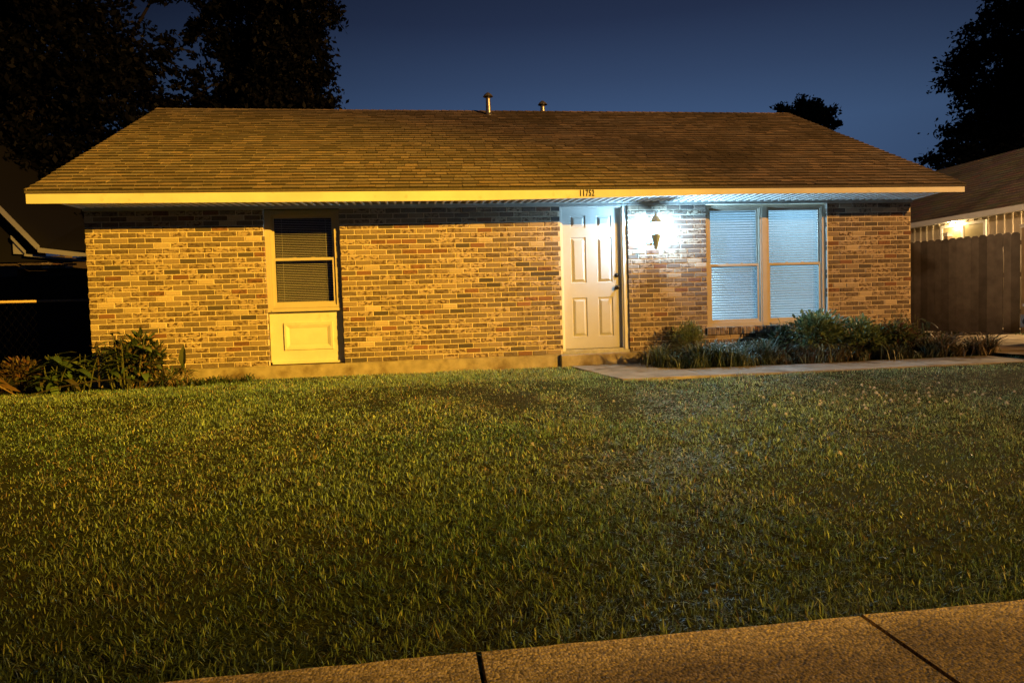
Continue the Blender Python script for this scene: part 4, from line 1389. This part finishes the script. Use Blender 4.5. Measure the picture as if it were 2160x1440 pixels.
# ------------------------------------------------------------------ trees
def tree(name, label, x, y, h, blobs, nleaf, ls, cols, seed, trunk_r=.35, group=None, forks=5, lean=0, trunk=True):
    rr = np.random.default_rng(seed)
    z0 = -.2
    root = empty(name, (x, y, z0))
    tag(root, label, "tree", group)
    b = MB()
    top = Vector((lean, 0, h * .62))
    b.tube([(0, 0, 0), (lean * .2, 0, h * .2), (lean * .6, .1, h * .42), tuple(top)], [trunk_r, trunk_r * .8, trunk_r * .62, trunk_r * .4], 10)
    for i, bl in enumerate(blobs):
        if i % max(1, len(blobs) // forks) == 0 or i < forks:
            c = Vector((bl[0] - x, bl[1] - y, bl[2] - z0))
            s = Vector((lean * .5, 0, h * float(rr.uniform(.25, .55))))
            m = s.lerp(c, .5) + Vector((0, 0, .4))
            b.tube([s, m, c], [trunk_r * .38, trunk_r * .22, trunk_r * .08], 7)
    b.build("trunk", M_bark, root)
    tot = sum(bl[3] * bl[3] * bl[4] for bl in blobs)
    P, C = [], []
    for bl in blobs:
        n = int(nleaf * bl[3] * bl[3] * bl[4] / tot)
        # sub-clumps on the blob, leaves round each
        nc = max(10, int(n / 40))
        d = rr.normal(size=(nc, 3)); d /= np.linalg.norm(d, axis=1)[:, None]
        rad = rr.uniform(.45, 1.05, nc)
        cc = d * rad[:, None] * np.array([bl[3], bl[3], bl[4]])
        k = rr.integers(0, nc, n)
        p = cc[k] + rr.normal(0, .20, (n, 3)) * np.array([1.0, 1.0, .7]) * (bl[3] * .35 + .35)
        P.append(p + np.array([bl[0] - x, bl[1] - y, bl[2] - z0]))
    P = np.concatenate(P); n = len(P)
    a = rr.normal(size=(n, 3)); a /= np.linalg.norm(a, axis=1)[:, None]
    t = rr.normal(size=(n, 3)); bb = np.cross(a, t); bb /= np.linalg.norm(bb, axis=1)[:, None]
    s = ls * rr.uniform(.6, 1.35, n)[:, None]
    q = np.stack([P - a * s * .6, P - bb * s * .32 + a * s * .1, P + a * s * .6, P + bb * s * .32 + a * s * .05], 1).reshape(-1, 3)
    me = bpy.data.meshes.new("crown")
    me.vertices.add(n * 4); me.vertices.foreach_set("co", q.astype(np.float32).ravel())
    me.loops.add(n * 4); me.loops.foreach_set("vertex_index", np.arange(n * 4, dtype=np.int32))
    me.polygons.add(n); me.polygons.foreach_set("loop_start", (np.arange(n) * 4).astype(np.int32)); me.polygons.foreach_set("loop_total", np.full(n, 4, np.int32))
    col = np.array(cols)[rr.integers(0, len(cols), n)] * rr.uniform(.6, 1.4, n)[:, None]
    at = me.attributes.new("col", 'FLOAT_COLOR', 'FACE')
    at.data.foreach_set("color", np.concatenate([col, np.ones((n, 1))], 1).astype(np.float32).ravel())
    me.update(calc_edges=True)
    me.materials.append(M_tleaf)
    o = bpy.data.objects.new("crown", me); COL.objects.link(o); o.parent = root
    return root
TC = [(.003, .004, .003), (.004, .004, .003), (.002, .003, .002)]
# (x, y, z, horizontal radius, vertical radius)
tree("oak_tree", "huge black tree mass filling the top left corner behind the roof end", -9.5, 18.5, 15,
     [(-11.5, 18, 8.0, 3.2, 2.8), (-8.5, 18.5, 10.5, 3.2, 2.6), (-6.6, 18.5, 8.0, 2.3, 2.3), (-11, 19, 13, 3.4, 2.6), (-7.6, 18, 13.6, 2.6, 1.8), (-5.4, 18.6, 6.2, 2.0, 1.9), (-13, 18, 5, 3, 2.5), (-9, 18.5, 5.6, 2.6, 2.4), (-5.0, 18.6, 9.4, 1.3, 1.5), (-3.6, 18.9, 6.4, 1.3, 1.5), (-4.7, 18.7, 12.9, .9, .8), (-4.2, 18.6, 7.6, 1.5, 1.3), (-3.0, 18.9, 9.4, 1.0, .8)],
     70000, .21, TC, 5, .45, "dark trees behind the brick house")
tree("oak_tree", "middle one of the dark trees behind the roof, sky gaps on its left side", -1.8, 19.5, 16,
     [(-2.2, 19.5, 8.4, 1.8, 1.6), (-1.6, 19.5, 11.6, 1.9, 2.0), (-3.2, 19.5, 13.4, 1.5, 1.2), (-.9, 19.8, 7.0, 1.7, 1.4), (-1.8, 19.5, 14.8, 2.2, 1.3), (-1.2, 19.6, 9.6, 1.5, 1.5), (-3.0, 19.4, 7.6, 1.6, 1.3), (-3.6, 19.4, 10.9, .7, 1.4)],
     38000, .18, TC, 6, .40, "dark trees behind the brick house")
tree("oak_tree", "dark tree behind the roof whose ragged right edge stands against open sky", .6, 17.5, 15,
     [(.3, 17.5, 11.8, 1.6, 1.7), (.1, 17.5, 9.4, 1.5, 1.5), (.8, 17.5, 7.2, 1.5, 1.2), (1.6, 17.5, 6.6, 1.2, .9), (-.6, 17.5, 7.8, 1.3, 1.4), (.4, 17.5, 13.8, 1.6, 1.2)],
     34000, .17, TC, 7, .38, "dark trees behind the brick house")
tree("oak_tree", "big black tree rising above the neighbouring roof at the right edge", 31.5, 20.5, 15,
     [(31.8, 20, 8.0, 3.0, 2.2), (30.9, 20, 10.6, 2.4, 1.8), (32.5, 20, 12.6, 2.7, 1.7), (29.6, 20, 7.2, 1.9, 1.2), (28.5, 20, 6.5, 1.4, .8), (31.0, 20, 5.2, 3.0, 1.6), (33.2, 20, 9.6, 3, 2.4), (31.8, 20, 13.7, 1.5, .9)],
     42000, .20, TC, 8, .45)
tree("oak_tree", "small distant round-topped tree peeking over the right end of the ridge", 29.2, 33, 13.5,
     [(28.5, 33, 12.3, 1.3, .8), (29.9, 33, 12.3, 1.1, .75), (29.2, 33, 11.7, 1.6, .7), (30.6, 33, 11.7, .8, .6), (27.6, 33, 11.8, .8, .5)],
     7000, .20, [(.03, .04, .022), (.022, .03, .018)], 9, .3)
